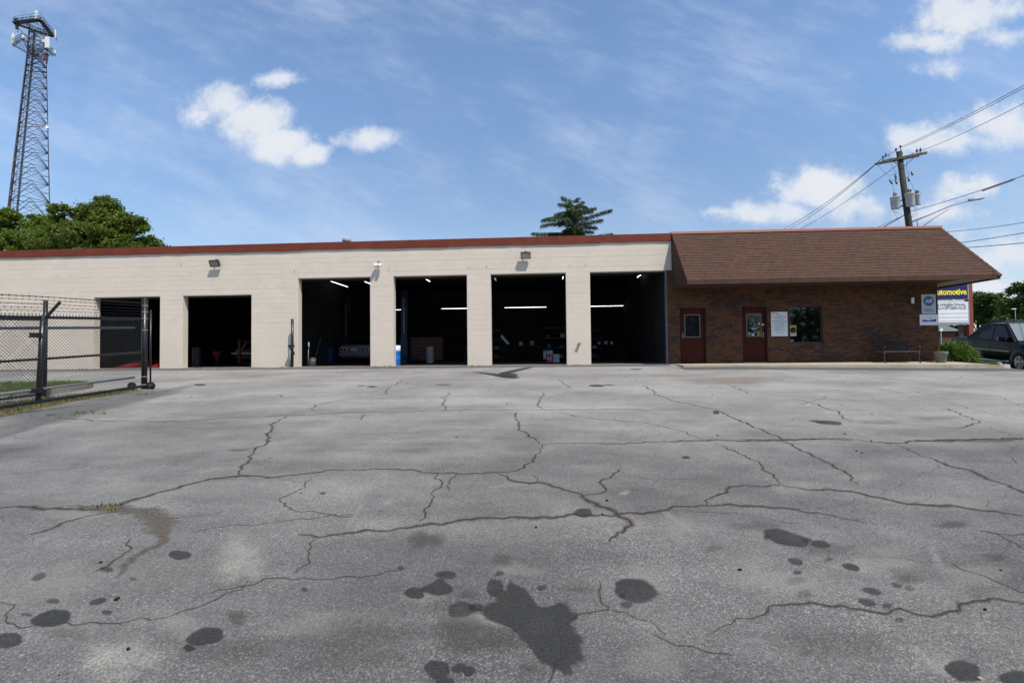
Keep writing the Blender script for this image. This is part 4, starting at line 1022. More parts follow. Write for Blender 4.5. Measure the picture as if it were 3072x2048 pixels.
pl = [(X0, zb), (X1, zb), (X1, zt+.01), (X1-.08, zt), (X1-.11, zt-.035), (X1-.13, zt), (X1-.15, zt-.04), (X1-.17, zt), (X1-.185, zt-.045), (X1-.25, zt-.045), (X0+.17, zt-.045), (X0+.15, zt-.01), (X0+.135, zt-.04), (X0+.115, zt), (X0+.085, zt-.04), (X0+.06, zt), (X0+.04, zt-.03), (X0+.03, zt), (X0, zt)]
q.prism([(x, -0.0225, z) for x, z in pl], (0, 0.003, 0)); q.build('blue_bar', 'emblem_blue', nap)
q = MB(); q.prism([(15.785, -.0225, 1.645), (15.86, -.0225, 1.645), (15.82, -.0225, 1.57), (15.81, -.0225, 1.57), (15.842, -.0225, 1.635), (15.785, -.0225, 1.635)], (0, .003, 0)); q.build('seven_mark', 'ink', nap)

# ------------------------------------------------------------------ bench, pot, bush
bench = thing('garden_bench', 'dark iron garden bench with lattice back against the brick wall', 'bench', (14.2, -0.55, 0))
def bench_build():
    xa, xb = 13.62, 14.82; yb, yf = -0.28, -0.84
    for x in (xa, xb):
        e = MB()
        e.tube([(x, yb+.04, 0), (x, yb-.03, .22), (x, yb-.06, .40), (x, yb+.02, .66), (x, yb+.09, .86)], .022, 8); e.build('back_leg', 'bench_iron', bench)
        e = MB(); e.tube([(x, yf-.03, 0), (x, yf+.03, .14), (x, yf+.05, .28), (x, yf+.02, .40)], .022, 8); e.build('front_leg', 'bench_iron', bench)
        e = MB(); e.tube([(x, yb-.0, .62), (x, (yb+yf)/2, .64), (x, yf+.03, .63), (x, yf-.03, .58), (x, yf-.0, .54)], .02, 8); e.tube([(x, yf+.02, .40), (x, yf+.05, .52), (x, yf+.02, .62)], .016, 8); e.build('armrest', 'bench_iron', bench)
        e = MB(); e.tube([(x, yb-.05, .39), (x, yf+.02, .40)], .02, 8); e.tube([(x, yb-.03, .2), (x, -.56, .26), (x, yf+.04, .2)], .012, 6); e.build('seat_rail', 'bench_iron', bench)
    for k in range(6):
        y = yb-.09-k*.088; s_ = MB(); s_.box((xa-.03, y-.033, .415), (xb+.03, y+.033, .44)); s_.build('seat_slat', 'bench_slat', bench, bevel=.004)
    r = MB()
    def by(z): return yb+.0+(z-.5)*.25-.02
    for z in (.50, .86): r.tube([(xa, by(z), z), (xb, by(z), z)], .022, 8)
    r.build('back_rail', 'bench_iron', bench)
    l = MB(); n = 16; w_ = (xb-xa)/n
    for k in range(-5, n+1):
        for sgn in (1, -1):
            pts = []
            for t in (0, 1):
                z = .50+.36*t; x = xa+k*w_+(.36*.95*t if sgn > 0 else .36*.95*(1-t)); pts.append((x, z))
            (xA, zA), (xB, zB) = pts; cl = []
            for x, z in pts: cl.append((min(max(x, xa), xb), z))
            ts = [0, 1]
            if abs(xB-xA) > 1e-6:
                ta, tb_ = sorted(((xa-xA)/(xB-xA), (xb-xA)/(xB-xA))); ts = [max(0, ta), min(1, tb_)]
            if ts[1]-ts[0] < .05: continue
            P = [(xA+(xB-xA)*t, by(zA+(zB-zA)*t), zA+(zB-zA)*t) for t in ts]; l.tube(P, .008, 5, cap=False)
    l.build('back_lattice', 'bench_iron', bench)
bench_build()
bench.location.z = -.045
pot = MB(); pc = (15.71, -.62, wz(15.71, -.62))
pot.lathe([(.145,0),(.152,.02),(.185,.29),(.205,.30),(.212,.385),(.205,.40),(.18,.40),(.172,.35),(.0,.35)], pc, 28)
tag(pot.build('planter_pot', 'pot_stone'), 'empty round stone coloured flower pot at the office corner', 'flower pot')

def leaf_mesh(mb, centers, rad_, n, size, nm, flat=0.5, squash=(1,1,1), tone=None):
    """n leaf quads gathered in clumps"""
    c = np.asarray(centers); k = rng.integers(0, len(c), n)
    p = c[k]+rng.normal(0, 1, (n, 3))*np.asarray(rad_)[k][:, None]*0.5*np.asarray(squash)
    nv = rng.normal(0, 1, (n, 3)); nv[:, 2] = np.abs(nv[:, 2])+flat; nv /= np.linalg.norm(nv, axis=1)[:, None]
    a = np.cross(nv, rng.normal(0, 1, (n, 3))); a /= np.linalg.norm(a, axis=1)[:, None]; b = np.cross(nv, a)
    s = size*rng.uniform(.6, 1.3, n)[:, None]
    v = np.stack([p-a*s*.5, p+b*s*.32, p+a*s*.5, p-b*s*.32], 1).reshape(-1, 3)
    o = len(mb.v); mb.v += [tuple(q) for q in v.tolist()]
    mb.f += [(o+4*i, o+4*i+1, o+4*i+2, o+4*i+3) for i in range(n)]
    tn = (k*7919 % 97)/97.0+rng.normal(0, .25, n); mi = np.clip((tn*nm).astype(int), 0, nm-1)
    mb.mi += mi.tolist(); mb.sm += [False]*n
def crown_clumps(lobes, per):
    C, R_ = [], []
    for (x, y, z, r) in lobes:
        m = max(8, int(per*r*r))
        d = rng.normal(0, 1, (m, 3)); d /= np.linalg.norm(d, axis=1)[:, None]; d[:, 2] = np.where(d[:, 2] < -.35, -d[:, 2], d[:, 2])
        rr = r*(rng.uniform(.25, 1.0, m)**.6)[:, None]
        C += (np.array([x, y, z])+d*rr).tolist(); R_ += (min(r, 1.6)*rng.uniform(.20, .36, m)).tolist()
    return np.array(C), np.array(R_)
bush = thing('round_bush', 'clipped round green shrub at the corner of the office', 'shrub', (16.85, .1, -.02))
lob = [(16.62,.05,.33,.38),(16.92,.10,.32,.40),(17.22,.12,.15,.36),(16.42,.12,.22,.30),(16.80,.25,.42,.33),(17.15,-.02,.10,.33),(16.65,-.10,.12,.33),(17.0,-.12,.10,.3)]
C_, R_ = crown_clumps(lob, 500); mb = MB(); leaf_mesh(mb, C_, R_, 26000, .045, 3)
mb.build('foliage', ['bushleaf_0', 'bushleaf_1', 'bushleaf_2'], bush)
mb = MB()
for k in range(7):
    a_ = k*.9; mb.tube([(16.85, .1, -.1), (16.85+.2*math.cos(a_), .1+.15*math.sin(a_), .15), (16.85+.36*math.cos(a_), .1+.2*math.sin(a_), .32)], [.03, .02, .008], 5)
mb.build('stems', 'bark', bush)

# ------------------------------------------------------------------ wall fittings on the garage
def floodlight(px_, py_, tilt, label):
    p = atY(px_, py_, -.16); t = thing('floodlight', label, 'floodlight', (p[0], 0, p[2]), 'floodlights high on the garage wall')
    x, z = p[0], p[2]
    q = MB(); c = np.array([x, -.17, z]); ca, sa = math.cos(tilt), math.sin(tilt)
    ay = np.array([math.sin(.15)*0, ca, sa]); az = np.array([0, -sa, ca])
    q.obox(c, (.195, 0, 0), ay*.055, az*.135); q.build('housing', 'bronze', t, bevel=.012)
    q = MB(); q.obox(c-ay*.058, (.165, 0, 0), ay*.004, az*.105); q.build('glass', 'lens', t)
    q = MB(); q.obox(c-ay*.06, (.195, 0, 0), ay*.012, az*.0); q = MB()
    for sx in (-1, 1): q.obox(c-ay*.06+np.array([.18*sx, 0, 0]), (.015, 0, 0), ay*.012, az*.135)
    for sz in (-1, 1): q.obox(c-ay*.06+az*.12*sz, (.165, 0, 0), ay*.012, az*.015)
    q.build('frame', 'bronze', t)
    q = MB(); q.tube([(x, -.17, z+.12), (x, -.10, z+.17), (x, 0, z+.16)], .022, 8); q.lathe([(.05, 0), (.05, -.03)], (x, 0, z+.16), 12, 0, 'y'); q.build('bracket', 'bronze', t)
floodlight(645, 790, .45, 'bronze floodlight on the cream wall above the two low bays at left')
floodlight(1577, 766, .25, 'bronze floodlight on the cream wall above the tall middle bay')
p = atY(1134, 795, -.12); x, z = p[0], p[2]
tl = thing('security_light', 'white twin head security light on the cream wall between bays', 'security light', (x, 0, z))
q = MB(); q.box((x-.06, -.06, z+.06), (x+.06, -.001, z+.19)); q.build('base_box', 'galv', tl, bevel=.008)
for s_ in (-1, 1):
    q = MB(); q.tube([(x+.02*s_, -.05, z+.07), (x+.05*s_, -.10, z+.03)], .014, 6); q.build('swivel', 'bronze', tl)
    q = MB(); q.tube([(x+.04*s_, -.09, z+.045), (x+.075*s_, -.15, z), (x+.095*s_, -.20, z-.03)], [.035, .075, .08], 12); q.ball((x+.095*s_, -.20, z-.03), .078, 12); q.build('lamp_head', 'white_paint', tl)
st = MB(); st.tube([(2.66, 0, .82), (2.66, -.14, .82)], .05, 12); st.tube([(2.66, -.11, .82), (2.66, -.135, .82)], .062, 12)
tag(st.build('pipe_stub', 'kerb_concrete'), 'short capped pipe sticking out of the cream pillar', 'pipe')
vt = MB(); vt.lathe([(.13, 4.79), (.13, 5.42), (.19, 5.43), (.19, 5.60), (.0, 5.62)], (-7.37, 1.5, 0), 16)
tag(vt.build('roof_vent', 'galv'), 'small grey pipe vent standing on the flat garage roof', 'roof vent')
# gate latch post by the tall bay
gpst = thing('latch_post', 'black steel gate latch post standing against the cream wall', 'post', (-8.9, -.3, gz(-8.9, -.3)))
z0 = gz(-8.9, -.3)
q = MB(); q.tube([(-8.9, -.3, z0), (-8.9, -.3, 1.93)], .052, 14); q.ball((-8.9, -.3, 1.93), .056, 12, sc=(1,1,.6)); q.build('pipe', 'black_paint', gpst)
q = MB(); q.tube([(-8.9, -.3, 1.60), (-8.9, -.3, 1.615)], .058, 14); q.build('band', 'galv', gpst)
q = MB(); q.tube([(-9.0, -.28, z0), (-9.0, -.28, .86)], .03, 10); q.build('side_pipe', 'galv', gpst)
q = MB(); q.box((-9.05, -.36, .82), (-8.84, -.24, .90)); q.build('latch', 'black_paint', gpst); q = MB(); q.box((-8.88, -.37, .50), (-8.80, -.30, .62)); q.tube([(-8.87, -.36, .85), (-8.86, -.37, .6)], .012, 6); q.build('hasp', 'black_paint', gpst)
q = MB(); q.box((-9.10, -.42, z0-.1), (-8.70, -.12, z0+.03)); q.build('footing', 'sill_concrete', gpst)

# ------------------------------------------------------------------ inside the bays
def tube_light(p, q_, label, dim=False, hung=True):
    p, q_ = np.asarray(p), np.asarray(q_); c = (p+q_)/2
    t = thing('tube_light', label, 'tube light', tuple(c), 'tube lights inside the garage')
    d = (q_-p)/np.linalg.norm(q_-p); s_ = np.cross(d, (0,0,1)); L = np.linalg.norm(q_-p)/2
    m = MB(); m.obox(c+np.array([0,0,.055]), d*(L+.02), s_*.05, (0,0,.02)); m.build('fixture', 'tube_case', t)
    m = MB(); m.tube([p, q_], .009 if not dim else .008, 8); m.build('tube', 'tube_light_dim' if dim else 'tube_light', t)
    m = MB()
    for k in (-.7, .7): m.tube([c+d*L*k+np.array([0,0,.075]), (c+d*L*k)*np.array([1,1,0])+np.array([0,0,4.55])], .004, 4)
    m.build('hanger', 'cable', t)
zt_ = 3.27
for a, b, lab in ((-14.3,-13.58,'lit tube at back of left tall bay, short left piece'),(-13.25,-12.37,'lit tube at back of left tall bay, right of the short piece'),(-9.1,-8.02+.44,'lit tube behind the blue lift column in the second tall bay'),(-5.06,-3.1,'bright doubled tube at back of the second tall bay, cut by the pillar'),(-1.14,1.41,'long lit tube across the back of the third tall bay'),(4.0,6.05,'long lit tube across the back of the bay beside the office')):
    if b > 0 or a > -6:
        tube_light((a, 10.5, zt_), (b, 10.5, zt_), lab)
    else:
        tube_light((a, 10.5, zt_-.02), (b, 10.5, zt_-.02), lab)
tube_light((-9.43, 3.77, 4.2), (-9.43, 4.22, 4.2), 'short ceiling tube nearest the door of the left tall bay', True)
tube_light((-9.46, 4.56, 4.2), (-9.46, 6.71, 4.2), 'long slanting ceiling tube in the left tall bay')
tube_light((-7.83, 4.90, 4.2), (-7.83, 6.4, 4.2), 'ceiling tube at the right edge of the left tall bay')
tube_light((-4.57, 3.69, 4.2), (-4.57, 5.36, 4.2), 'ceiling tube under the header of the second tall bay')
tube_light((-1.15, 3.74, 4.2), (-1.15, 5.48, 4.2), 'dim ceiling tube at the left edge of the third tall bay', True)
tube_light((2.24, 3.70, 4.2), (2.24, 5.38, 4.2), 'bright ceiling tube at the right edge of the third tall bay')
tube_light((6.0, 3.85, 4.2), (5.97, 5.38, 4.2), 'ceiling tube in the bay beside the office')
def lift_post(x, y, h, label):
    t = thing('lift_post', label, 'car lift', (x, y, 0), 'blue car lift columns')
    q = MB(); q.box((x-.14, y-.10, 0.02), (x+.14, y+.14, h)); q.build('column', 'lift_blue', t); q = MB(); q.box((x-.17, y-.14, .55), (x+.17, y-.101, 1.25)); q.build('carriage', 'lift_blue', t)
    q = MB(); q.box((x-.3, y-.3, 0), (x+.3, y+.3, .02)); q.build('base_plate', 'drum_black', t)
    q = MB(); q.obox((x+.35, y-.35, .30), (.45, -.3, 0), (.03, .05, 0), (0, 0, .05)); q.build('arm', 'lift_blue', t); q = MB(); q.box((x-.03, y-.11, 1.5), (x+.03, y-.101, h-.4)); q.build('label_strip', 'steel_grey', t)
lift_post(-9.65, 7.0, 3.7, 'tall dark blue lift column behind the old grey car'); lift_post(-5.52, 4.0, 3.6, 'tall dark blue lift column near the bright blue drum'); lift_post(-12.6, 9.0, 3.6, 'blue lift column deep at the left end of the tall left bay')
# old grey saloon seen from behind
cx_, cy_ = -9.03, 6.5
car = thing('old_saloon_car', 'old grey saloon car parked nose in, with paired round red tail lamps', 'car', (cx_, cy_+2, 0))
def loft(mb, secs, mi=0):
    n = len(secs[0]); vs = [p for s_ in secs for p in s_]; fs = []
    for i in range(len(secs)-1):
        for k in range(n): fs.append((i*n+k, i*n+(k+1) % n, (i+1)*n+(k+1) % n, (i+1)*n+k))
    fs.append(tuple(range(n-1, -1, -1))); fs.append(tuple((len(secs)-1)*n+k for k in range(n)))
    mb.add(vs, fs, mi)
def sec(y, w_, zb, zs, zt, wt): return [(cx_-w_+.08, y, zb), (cx_+w_-.08, y, zb), (cx_+w_, y, zb+.15), (cx_+w_, y, zs), (cx_+wt, y, zt), (cx_-wt, y, zt), (cx_-w_, y, zs), (cx_-w_, y, zb+.15)]
q = MB(); loft(q, [sec(cy_+.02, .82, .40, .86, .98, .74), sec(cy_+.15, .84, .30, .90, 1.02, .76), sec(cy_+1.1, .85, .28, .92, 1.04, .78), sec(cy_+3.2, .85, .28, .92, 1.02, .78), sec(cy_+4.4, .80, .35, .82, .92, .7)]); q.build('body', 'old_paint', car)
q = MB(); loft(q, [[(cx_-.72, cy_+.95, 1.02), (cx_+.72, cy_+.95, 1.02), (cx_+.56, cy_+1.45, 1.38), (cx_-.56, cy_+1.45, 1.38)], [(cx_-.74, cy_+3.3, 1.02), (cx_+.74, cy_+3.3, 1.02), (cx_+.56, cy_+2.7, 1.39), (cx_-.56, cy_+2.7, 1.39)]]); q.build('cabin', 'old_paint', car)
q = MB(); q.add([(cx_-.64, cy_+.955, 1.06), (cx_+.64, cy_+.955, 1.06), (cx_+.53, cy_+1.40, 1.36), (cx_-.53, cy_+1.40, 1.36)], [(0,1,2,3)]); q.v = [(a, b-.012, c+.006) for a, b, c in q.v]; q.build('rear_window', 'glass_car', car)
q = MB(); q.box((cx_-.84, cy_-.08, .42), (cx_+.84, cy_+.08, .60)); q.build('bumper', 'old_paint', car, bevel=.03); q = MB(); q.box((cx_-.83, cy_-.09, .30), (cx_+.83, cy_-.02, .33)); q.build('lower_trim', 'chrome', car)
for s_ in (-1, 1):
    q = MB(); q.box((cx_+s_*.60-.235, cy_-.005, .69), (cx_+s_*.60+.235, cy_+.012, .875)); q.build('lamp_panel', 'plate', car)
    for k in (.70, .50) if s_ > 0 else (.72, .52):
        q = MB(); q.lathe([(.075, 0), (.075, -.02), (.03, -.03)], (cx_+s_*(k), cy_-.006, .782), 16, 0, 'y'); q.build('tail_lamp', 'lamp_red', car)
q = MB(); q.box((cx_-.20, cy_-.012, .68), (cx_+.20, cy_-.002, .86)); q.build('licence_plate', 'plate', car)
for sx in (-.72, .72):
    for yy in (.9, 3.5):
        q = MB(); q.lathe([(.2, -.09), (.30, -.085), (.31, 0), (.30, .085), (.2, .09)], (cx_+sx, cy_+yy, .31), 20, 0, 'x'); q.build('wheel', 'rubber', car)
def drum(x, y, r, h, m, label, band_=None, nm='oil_drum', lid=True, par=None):
    t = thing(nm, label, 'drum', (x, y, 0))
    pr_ = [(r*.98, 0), (r, .02)]
    for k in (1, 2): pr_ += [(r, h*k/3-.02), (r*1.03, h*k/3), (r, h*k/3+.02)]
    pr_ += [(r, h-.03), (r*1.02, h-.015), (r*1.02, h), (r*.95, h), (r*.95, h-.015), (0, h-.015)]
    q = MB(); q.lathe(pr_, (x, y, 0), 32); q.build('body', m, t)
    if band_:
        q = MB(); q.lathe([(r*1.004, band_[0]), (r*1.006, band_[0]+.001), (r*1.006, band_[1]), (r*1.004, band_[1])], (x, y, 0), 32); q.build('white_band', 'sign_white', t)
        q = MB()
        for k in range(4):
            a_ = -1.05-.07*(k % 2); zc = band_[0]+.07+.03*k; r_ = r*1.008
            q.add([(x+r_*math.cos(a_-.1), y+r_*math.sin(a_-.1), zc), (x+r_*math.cos(a_+.12), y+r_*math.sin(a_+.12), zc), (x+r_*math.cos(a_+.12), y+r_*math.sin(a_+.12), zc+.012), (x+r_*math.cos(a_-.1), y+r_*math.sin(a_-.1), zc+.012)], [(0,1,2,3)])
        q.build('print_lines', 'ink_grey', t)
    if lid:
        q = MB(); q.tube([(x+r*.5, y-r*.5, h-.01), (x+r*.5, y-r*.5, h+.02)], .035, 8); q.build('bung', m, t)
    return t
drum(-5.05, .72, .29, .865, 'drum_blue', 'bright blue drum with a white top band at the bay edge', (.625, .85))
drum(-10.0, 5.6, .29, .88, 'drum_navy', 'dark blue drum in the shadow left of the old grey car')
drum(-14.37, 1.6, .19, .88, 'drum_black', 'black trash drum just inside the second low bay')
drum(-4.74, 6.0, .20, .86, 'trafo_grey', 'pale drum standing in front of the red tool chest')
bk = thing('metal_bucket', 'shiny metal bucket with red lid inside the left tall bay', 'bucket', (-8.62, .85, 0))
q = MB(); q.lathe([(.13, 0), (.15, .30), (.155, .31), (.145, .31), (.12, .02)], (-8.62, .85, 0), 20); q.build('pail', 'galv', bk); q = MB(); q.lathe([(.16, .32), (.16, .36), (.03, .38), (0, .38)], (-8.62, .85, 0), 20); q.build('lid', 'chest_red', bk)
rd = MB(); rd.tube([(-8.74, .7, 0), (-8.72, .72, 1.05)], .016, 8); rd.tube([(-8.72, .72, 1.0), (-8.70, .70, .78)], .03, 8); tag(rd.build('jack_handle', 'galv'), 'upright steel rod leaning beside the metal bucket', 'rod')
br_ = thing('broom', 'broom leaning in the dark behind the bucket of the left tall bay', 'broom', (-9.9, 4, 0))
q = MB(); q.tube([(-9.92, 3.6, .05), (-9.72, 4.0, 1.35)], .014, 8); q.build('handle', 'wood_handle', br_); q = MB(); q.box((-10.1, 3.5, 0), (-9.75, 3.65, .09)); q.build('brush_head', 'drum_black', br_)
tc = thing('tool_chest', 'large dark red tool chest at the back of the second tall bay', 'tool chest', (-5.55, 8.8, 0))
q = MB(); q.box((-6.5, 8.6, .12), (-4.6, 9.2, 1.45)); q.build('cabinet', 'chest_red', tc)
for k in range(6):
    for j in range(2):
        q = MB(); x0 = -6.46+j*.93; z0 = .18+k*.21; q.box((x0, 8.575, z0), (x0+.90, 8.599, z0+.19)); dd = q.build('drawer', 'chest_red', tc); q = MB(); q.box((x0+.05, 8.555, z0+.15), (x0+.85, 8.574, z0+.17)); q.build('pull', 'steel_grey', dd)
for x in (-6.4, -4.7):
    q = MB(); q.lathe([(.06, -.02), (.06, .02)], (x, 8.7, .06), 12, 0, 'x'); q.build('caster', 'rubber', tc)
def carton(x0, x1, y0, y1, z0, z1, m, label, extra=None):
    t = thing('carton', label, 'box', ((x0+x1)/2, (y0+y1)/2, z0), 'printed cartons on the floor of the third bay')
    q = MB(); q.box((x0, y0, z0), (x1, y1, z1)); q.build('box', m, t, bevel=.006)
    if extra:
        for (a, b, c, d, mm) in extra:
            q = MB(); q.box((x0+a, y0-.003, z0+c), (x0+b, y0-.0005, z0+d)); q.build('print', mm, t)
carton(1.22, 1.70, 5.35, 5.7, .16, .60, 'card_white', 'white carton with green top print behind the red carton', [(.02, .30, .36, .42, 'decal_teal'), (.12, .2, .2, .28, 'card_red')])
carton(1.30, 1.72, 5.6, 5.9, 0.0, .16, 'drum_black', 'low black carton under the white one')
carton(1.37, 1.71, 4.95, 5.25, .0, .40, 'card_red', 'red carton in front of the two white ones', [(.05, .11, .1, .3, 'card_white'), (.18, .25, .08, .32, 'card_white')])
carton(1.72, 2.02, 5.0, 5.3, .0, .41, 'card_white', 'plain white carton to the right of the red one', [(.12, .18, .17, .22, 'ink_grey')])
def workbench(x0, x1, y, label):
    t = thing('workbench', label, 'workbench', ((x0+x1)/2, y, 0))
    q = MB(); q.box((x0, y-.35, .86), (x1, y+.35, .92)); q.build('bench_top', 'dark_inside', t)
    for x in (x0+.06, x1-.06):
        for yy in (y-.3, y+.3): q = MB(); q.box((x-.035, yy-.035, 0), (x+.035, yy+.035, .86)); q.build('leg', 'dark_inside', t)
    q = MB(); q.box((x0+.1, y-.3, .28), (x1-.1, y+.3, .31)); q.build('shelf', 'dark_inside', t); return t
workbench(-1.2, 1.0, 9.4, 'dark workbench at the back of the third tall bay'); workbench(3.6, 5.7, 8.6, 'dark workbench at the back of the bay beside the office'); workbench(-16.8, -14.2, 8.5, 'dark workbench deep inside the leftmost low bay')
for i, (x, y, z, s_, m, lab) in enumerate(((4.35, 8.4, .92, .14, 'card_white', 'small white carton on the workbench, left of a pair'), (4.72, 8.4, .92, .17, 'plate', 'pale blue carton second from left on the workbench'), (5.05, 8.4, .92, .14, 'card_white', 'small white carton rightmost on the workbench'), (-.1, 9.2, .92, .2, 'card_white', 'white carton on the back bench of the third bay'), (.55, 9.2, .92, .25, 'poster_yellow', 'yellow carton on the back bench of the third bay'), (-3.2, 8.8, .75, .16, 'card_red', 'small red carton on a stool right of the tool chest'))):
    q = MB(); q.box((x-s_/2, y-s_/2, z), (x+s_/2, y+s_/2, z+s_*1.1)); tag(q.build('small_carton', m, bevel=.005), lab, 'box')
def shelf(x0, x1, y, h, label):
    t = thing('shelf_rack', label, 'shelf rack', ((x0+x1)/2, y, 0), 'steel racks inside the garage')
    for x in (x0, x1-.04):
        for yy in (y-.25, y+.21): q = MB(); q.box((x, yy, 0), (x+.04, yy+.04, h)); q.build('upright', 'lift_blue', t)
    for k in range(4): q = MB(); z = .15+k*(h-.2)/3; q.box((x0, y-.25, z), (x1, y+.25, z+.03)); q.build('shelf', 'steel_grey', t)
    return t
for (x0, x1, y, h, lab, goods, short) in ((-3.0, -1.5, 12.3, 2.0, 'steel shelf rack with boxes at the back behind the stool', 5, 'the rack behind the stool'), (1.2, 2.8, 12.3, 2.1, 'steel shelf rack with boxes at the back right of the third bay', 6, 'the third bay rack'), (3.3, 4.9, 12.4, 1.9, 'steel shelf rack at the back of the bay beside the office', 5, 'the rack beside the office'), (-13.2, -11.6, 12.3, 2.0, 'steel shelf rack at the far back left of the old grey car', 4, 'the rack behind the old car'), (-16.4, -14.9, 12.2, 2.0, 'steel shelf rack at the back of the leftmost bay', 4, 'the leftmost bay rack')):
    shelf(x0, x1, y, h, lab)
    words = ['lowest', 'second', 'third', 'top']
    for k in range(goods):
        r_ = k % 3; z = .15+(r_+.0)*(h-.2)/3+.032; xx = x0+.2+(k//3)*.75+random.uniform(0, .15); w_ = random.uniform(.18, .34); hh = random.uniform(.15, .32)
        m_ = random.choice(('card_white', 'card_red', 'poster_yellow', 'plate', 'drum_blue', 'trafo_grey')); cn = {'card_white': 'white', 'card_red': 'red', 'poster_yellow': 'yellow', 'plate': 'pale blue', 'drum_blue': 'blue', 'trafo_grey': 'grey'}[m_]
        q = MB(); q.box((xx, y-.2, z), (xx+w_, y+.1, z+hh)); tag(q.build('parts_box', m_, bevel=.005), '%s parts box on %s shelf, %s end of %s' % (cn, words[r_], 'left' if k < 3 else 'right', short), 'box')
for k in range(4):
    q = MB(); q.lathe([(.19, 0), (.29, .01), (.325, .05), (.325, .16), (.29, .20), (.19, .21)], (5.35, 6.2, .212*k), 24); tag(q.build('tyre', 'rubber'), ('bottom', 'second from bottom', 'third from bottom', 'top')[k]+' tyre of the dark stack inside the bay beside the office', 'tyre', 'stacked tyres in the garage')
eh = thing('engine_hoist', 'orange engine hoist standing in the gloom of the second low bay', 'engine hoist', (-13.2, 3.4, 0))
q = MB(); q.box((-13.72, 3.6, .1), (-13.62, 3.7, 1.25)); q.build('mast', 'bright_red', eh); q = MB(); q.tube([(-13.67, 3.65, 1.22), (-12.6, 3.3, 1.10)], .045, 8); q.build('boom', 'bright_red', eh)
q = MB(); q.tube([(-13.67, 3.6, .6), (-13.2, 3.48, 1.14)], .035, 8); q.build('ram', 'steel_grey', eh)
for yy in (3.3, 3.95): q = MB(); q.tube([(-13.75, 3.65, .12), (-12.7, yy, .10)], .04, 8); q.build('leg', 'bright_red', eh)
wl = thing('work_lamp', 'tilted pale work lamp on a stand in the third tall bay', 'work lamp', (-1.0, 6.0, 0))
q = MB(); q.tube([(-.75, 6.1, .05), (-.75, 6.1, 1.05)], .02, 8); q.tube([(-1.05, 6.1, .04), (-.45, 6.1, .04)], .02, 8); q.tube([(-.75, 5.8, .04), (-.75, 6.4, .04)], .02, 8); q.build('stand', 'drum_black', wl); q = MB(); q.obox((-.78, 6.02, 1.18), (.19, 0, -.22), (.05, .02, .04), (0, .02, 0)); q.build('lamp_panel', 'card_white', wl)
stl = thing('shop_stool', 'dark shop stool to the right of the red tool chest', 'stool', (-3.2, 8.8, 0))
q = MB(); q.lathe([(.2, .70), (.21, .72), (.21, .75), (0, .75)], (-3.2, 8.8, 0), 18); q.build('seat', 'drum_black', stl)
for k in range(4): q = MB(); a_ = k*math.pi/2+.6; q.tube([(-3.2+.13*math.cos(a_), 8.8+.13*math.sin(a_), .70), (-3.2+.22*math.cos(a_), 8.8+.22*math.sin(a_), 0)], .015, 6); q.build('leg', 'steel_grey', stl)
fn = thing('oil_drain_funnel', 'red funnel shaped oil drain on a stand in the second low bay', 'funnel', (-14.1, 2.6, 0))
q = MB(); q.lathe([(.02, .16), (.03, .20), (.22, .68), (.225, .70), (.20, .70), (.02, .24)], (-14.1, 2.6, 0), 24); q.build('cone', 'bright_red', fn); q = MB(); q.tube([(-14.1, 2.6, .02), (-14.1, 2.6, .2)], .03, 8); q.lathe([(.2, 0), (.2, .03), (0, .04)], (-14.1, 2.6, 0), 16); q.build('stand', 'drum_black', fn)
# car nose in the second low bay
cc = thing('parked_dark_car', 'dark car with a chrome bumper parked deep inside the second low bay', 'car', (-13.4, 6, 0))
cx_, cy_ = -13.7, 4.5
q = MB(); loft(q, [sec(cy_+.02, .84, .35, .72, .82, .74), sec(cy_+.2, .88, .28, .78, .90, .78), sec(cy_+1.5, .9, .26, .9, 1.0, .8), sec(cy_+4.3, .88, .3, .9, 1.0, .8)]); q.build('body', 'drum_black', cc)
q = MB(); loft(q, [[(cx_-.72, cy_+1.3, 1.0), (cx_+.72, cy_+1.3, 1.0), (cx_+.56, cy_+2.0, 1.4), (cx_-.56, cy_+2.0, 1.4)], [(cx_-.74, cy_+3.8, 1.0), (cx_+.74, cy_+3.8, 1.0), (cx_+.56, cy_+3.1, 1.4), (cx_-.56, cy_+3.1, 1.4)]]); q.build('cabin', 'drum_black', cc)
q = MB(); q.box((cx_-.9, cy_-.12, .55), (cx_+.9, cy_+.02, .67)); q.build('bumper', 'chrome', cc, bevel=.03)
for s_ in (-.6, .6): q = MB(); q.lathe([(.08, 0), (.08, -.03), (.0, -.04)], (cx_+s_, cy_, .75), 16, 0, 'y'); q.build('headlight', 'lens', cc)
for sx in (-.75, .75):
    for yy in (.8, 3.5): q = MB(); q.lathe([(.2, -.09), (.30, -.085), (.31, 0), (.30, .085), (.2, .09)], (cx_+sx, cy_+yy, .31), 20, 0, 'x'); q.build('wheel', 'rubber', cc)
# red drive-on ramps in the first low bay
for i, (x, lab) in enumerate(((-17.0, 'long red drive on ramp inside the leftmost low bay, left of its pair'), (-15.55, 'red drive on ramp inside the leftmost low bay, beside the pillar'))):
    t = thing('drive_ramp', lab, 'ramp', (x, 2, 0), 'red ramps in the leftmost bay')
    q = MB(); q.prism([(x-.32, .45, .005), (x-.32, 2.4, .005), (x-.32, 2.4, .30), (x-.32, 1.7, .30)], (.64, 0, 0)); q.build('deck', 'bright_red', t)
    for sx in (-.33, .30): q = MB(); q.prism([(x+sx, .6, .01), (x+sx, 2.4, .01), (x+sx, 2.4, .36), (x+sx, 1.7, .36)], (.03, 0, 0)); q.build('side_rail', 'bright_red', t)

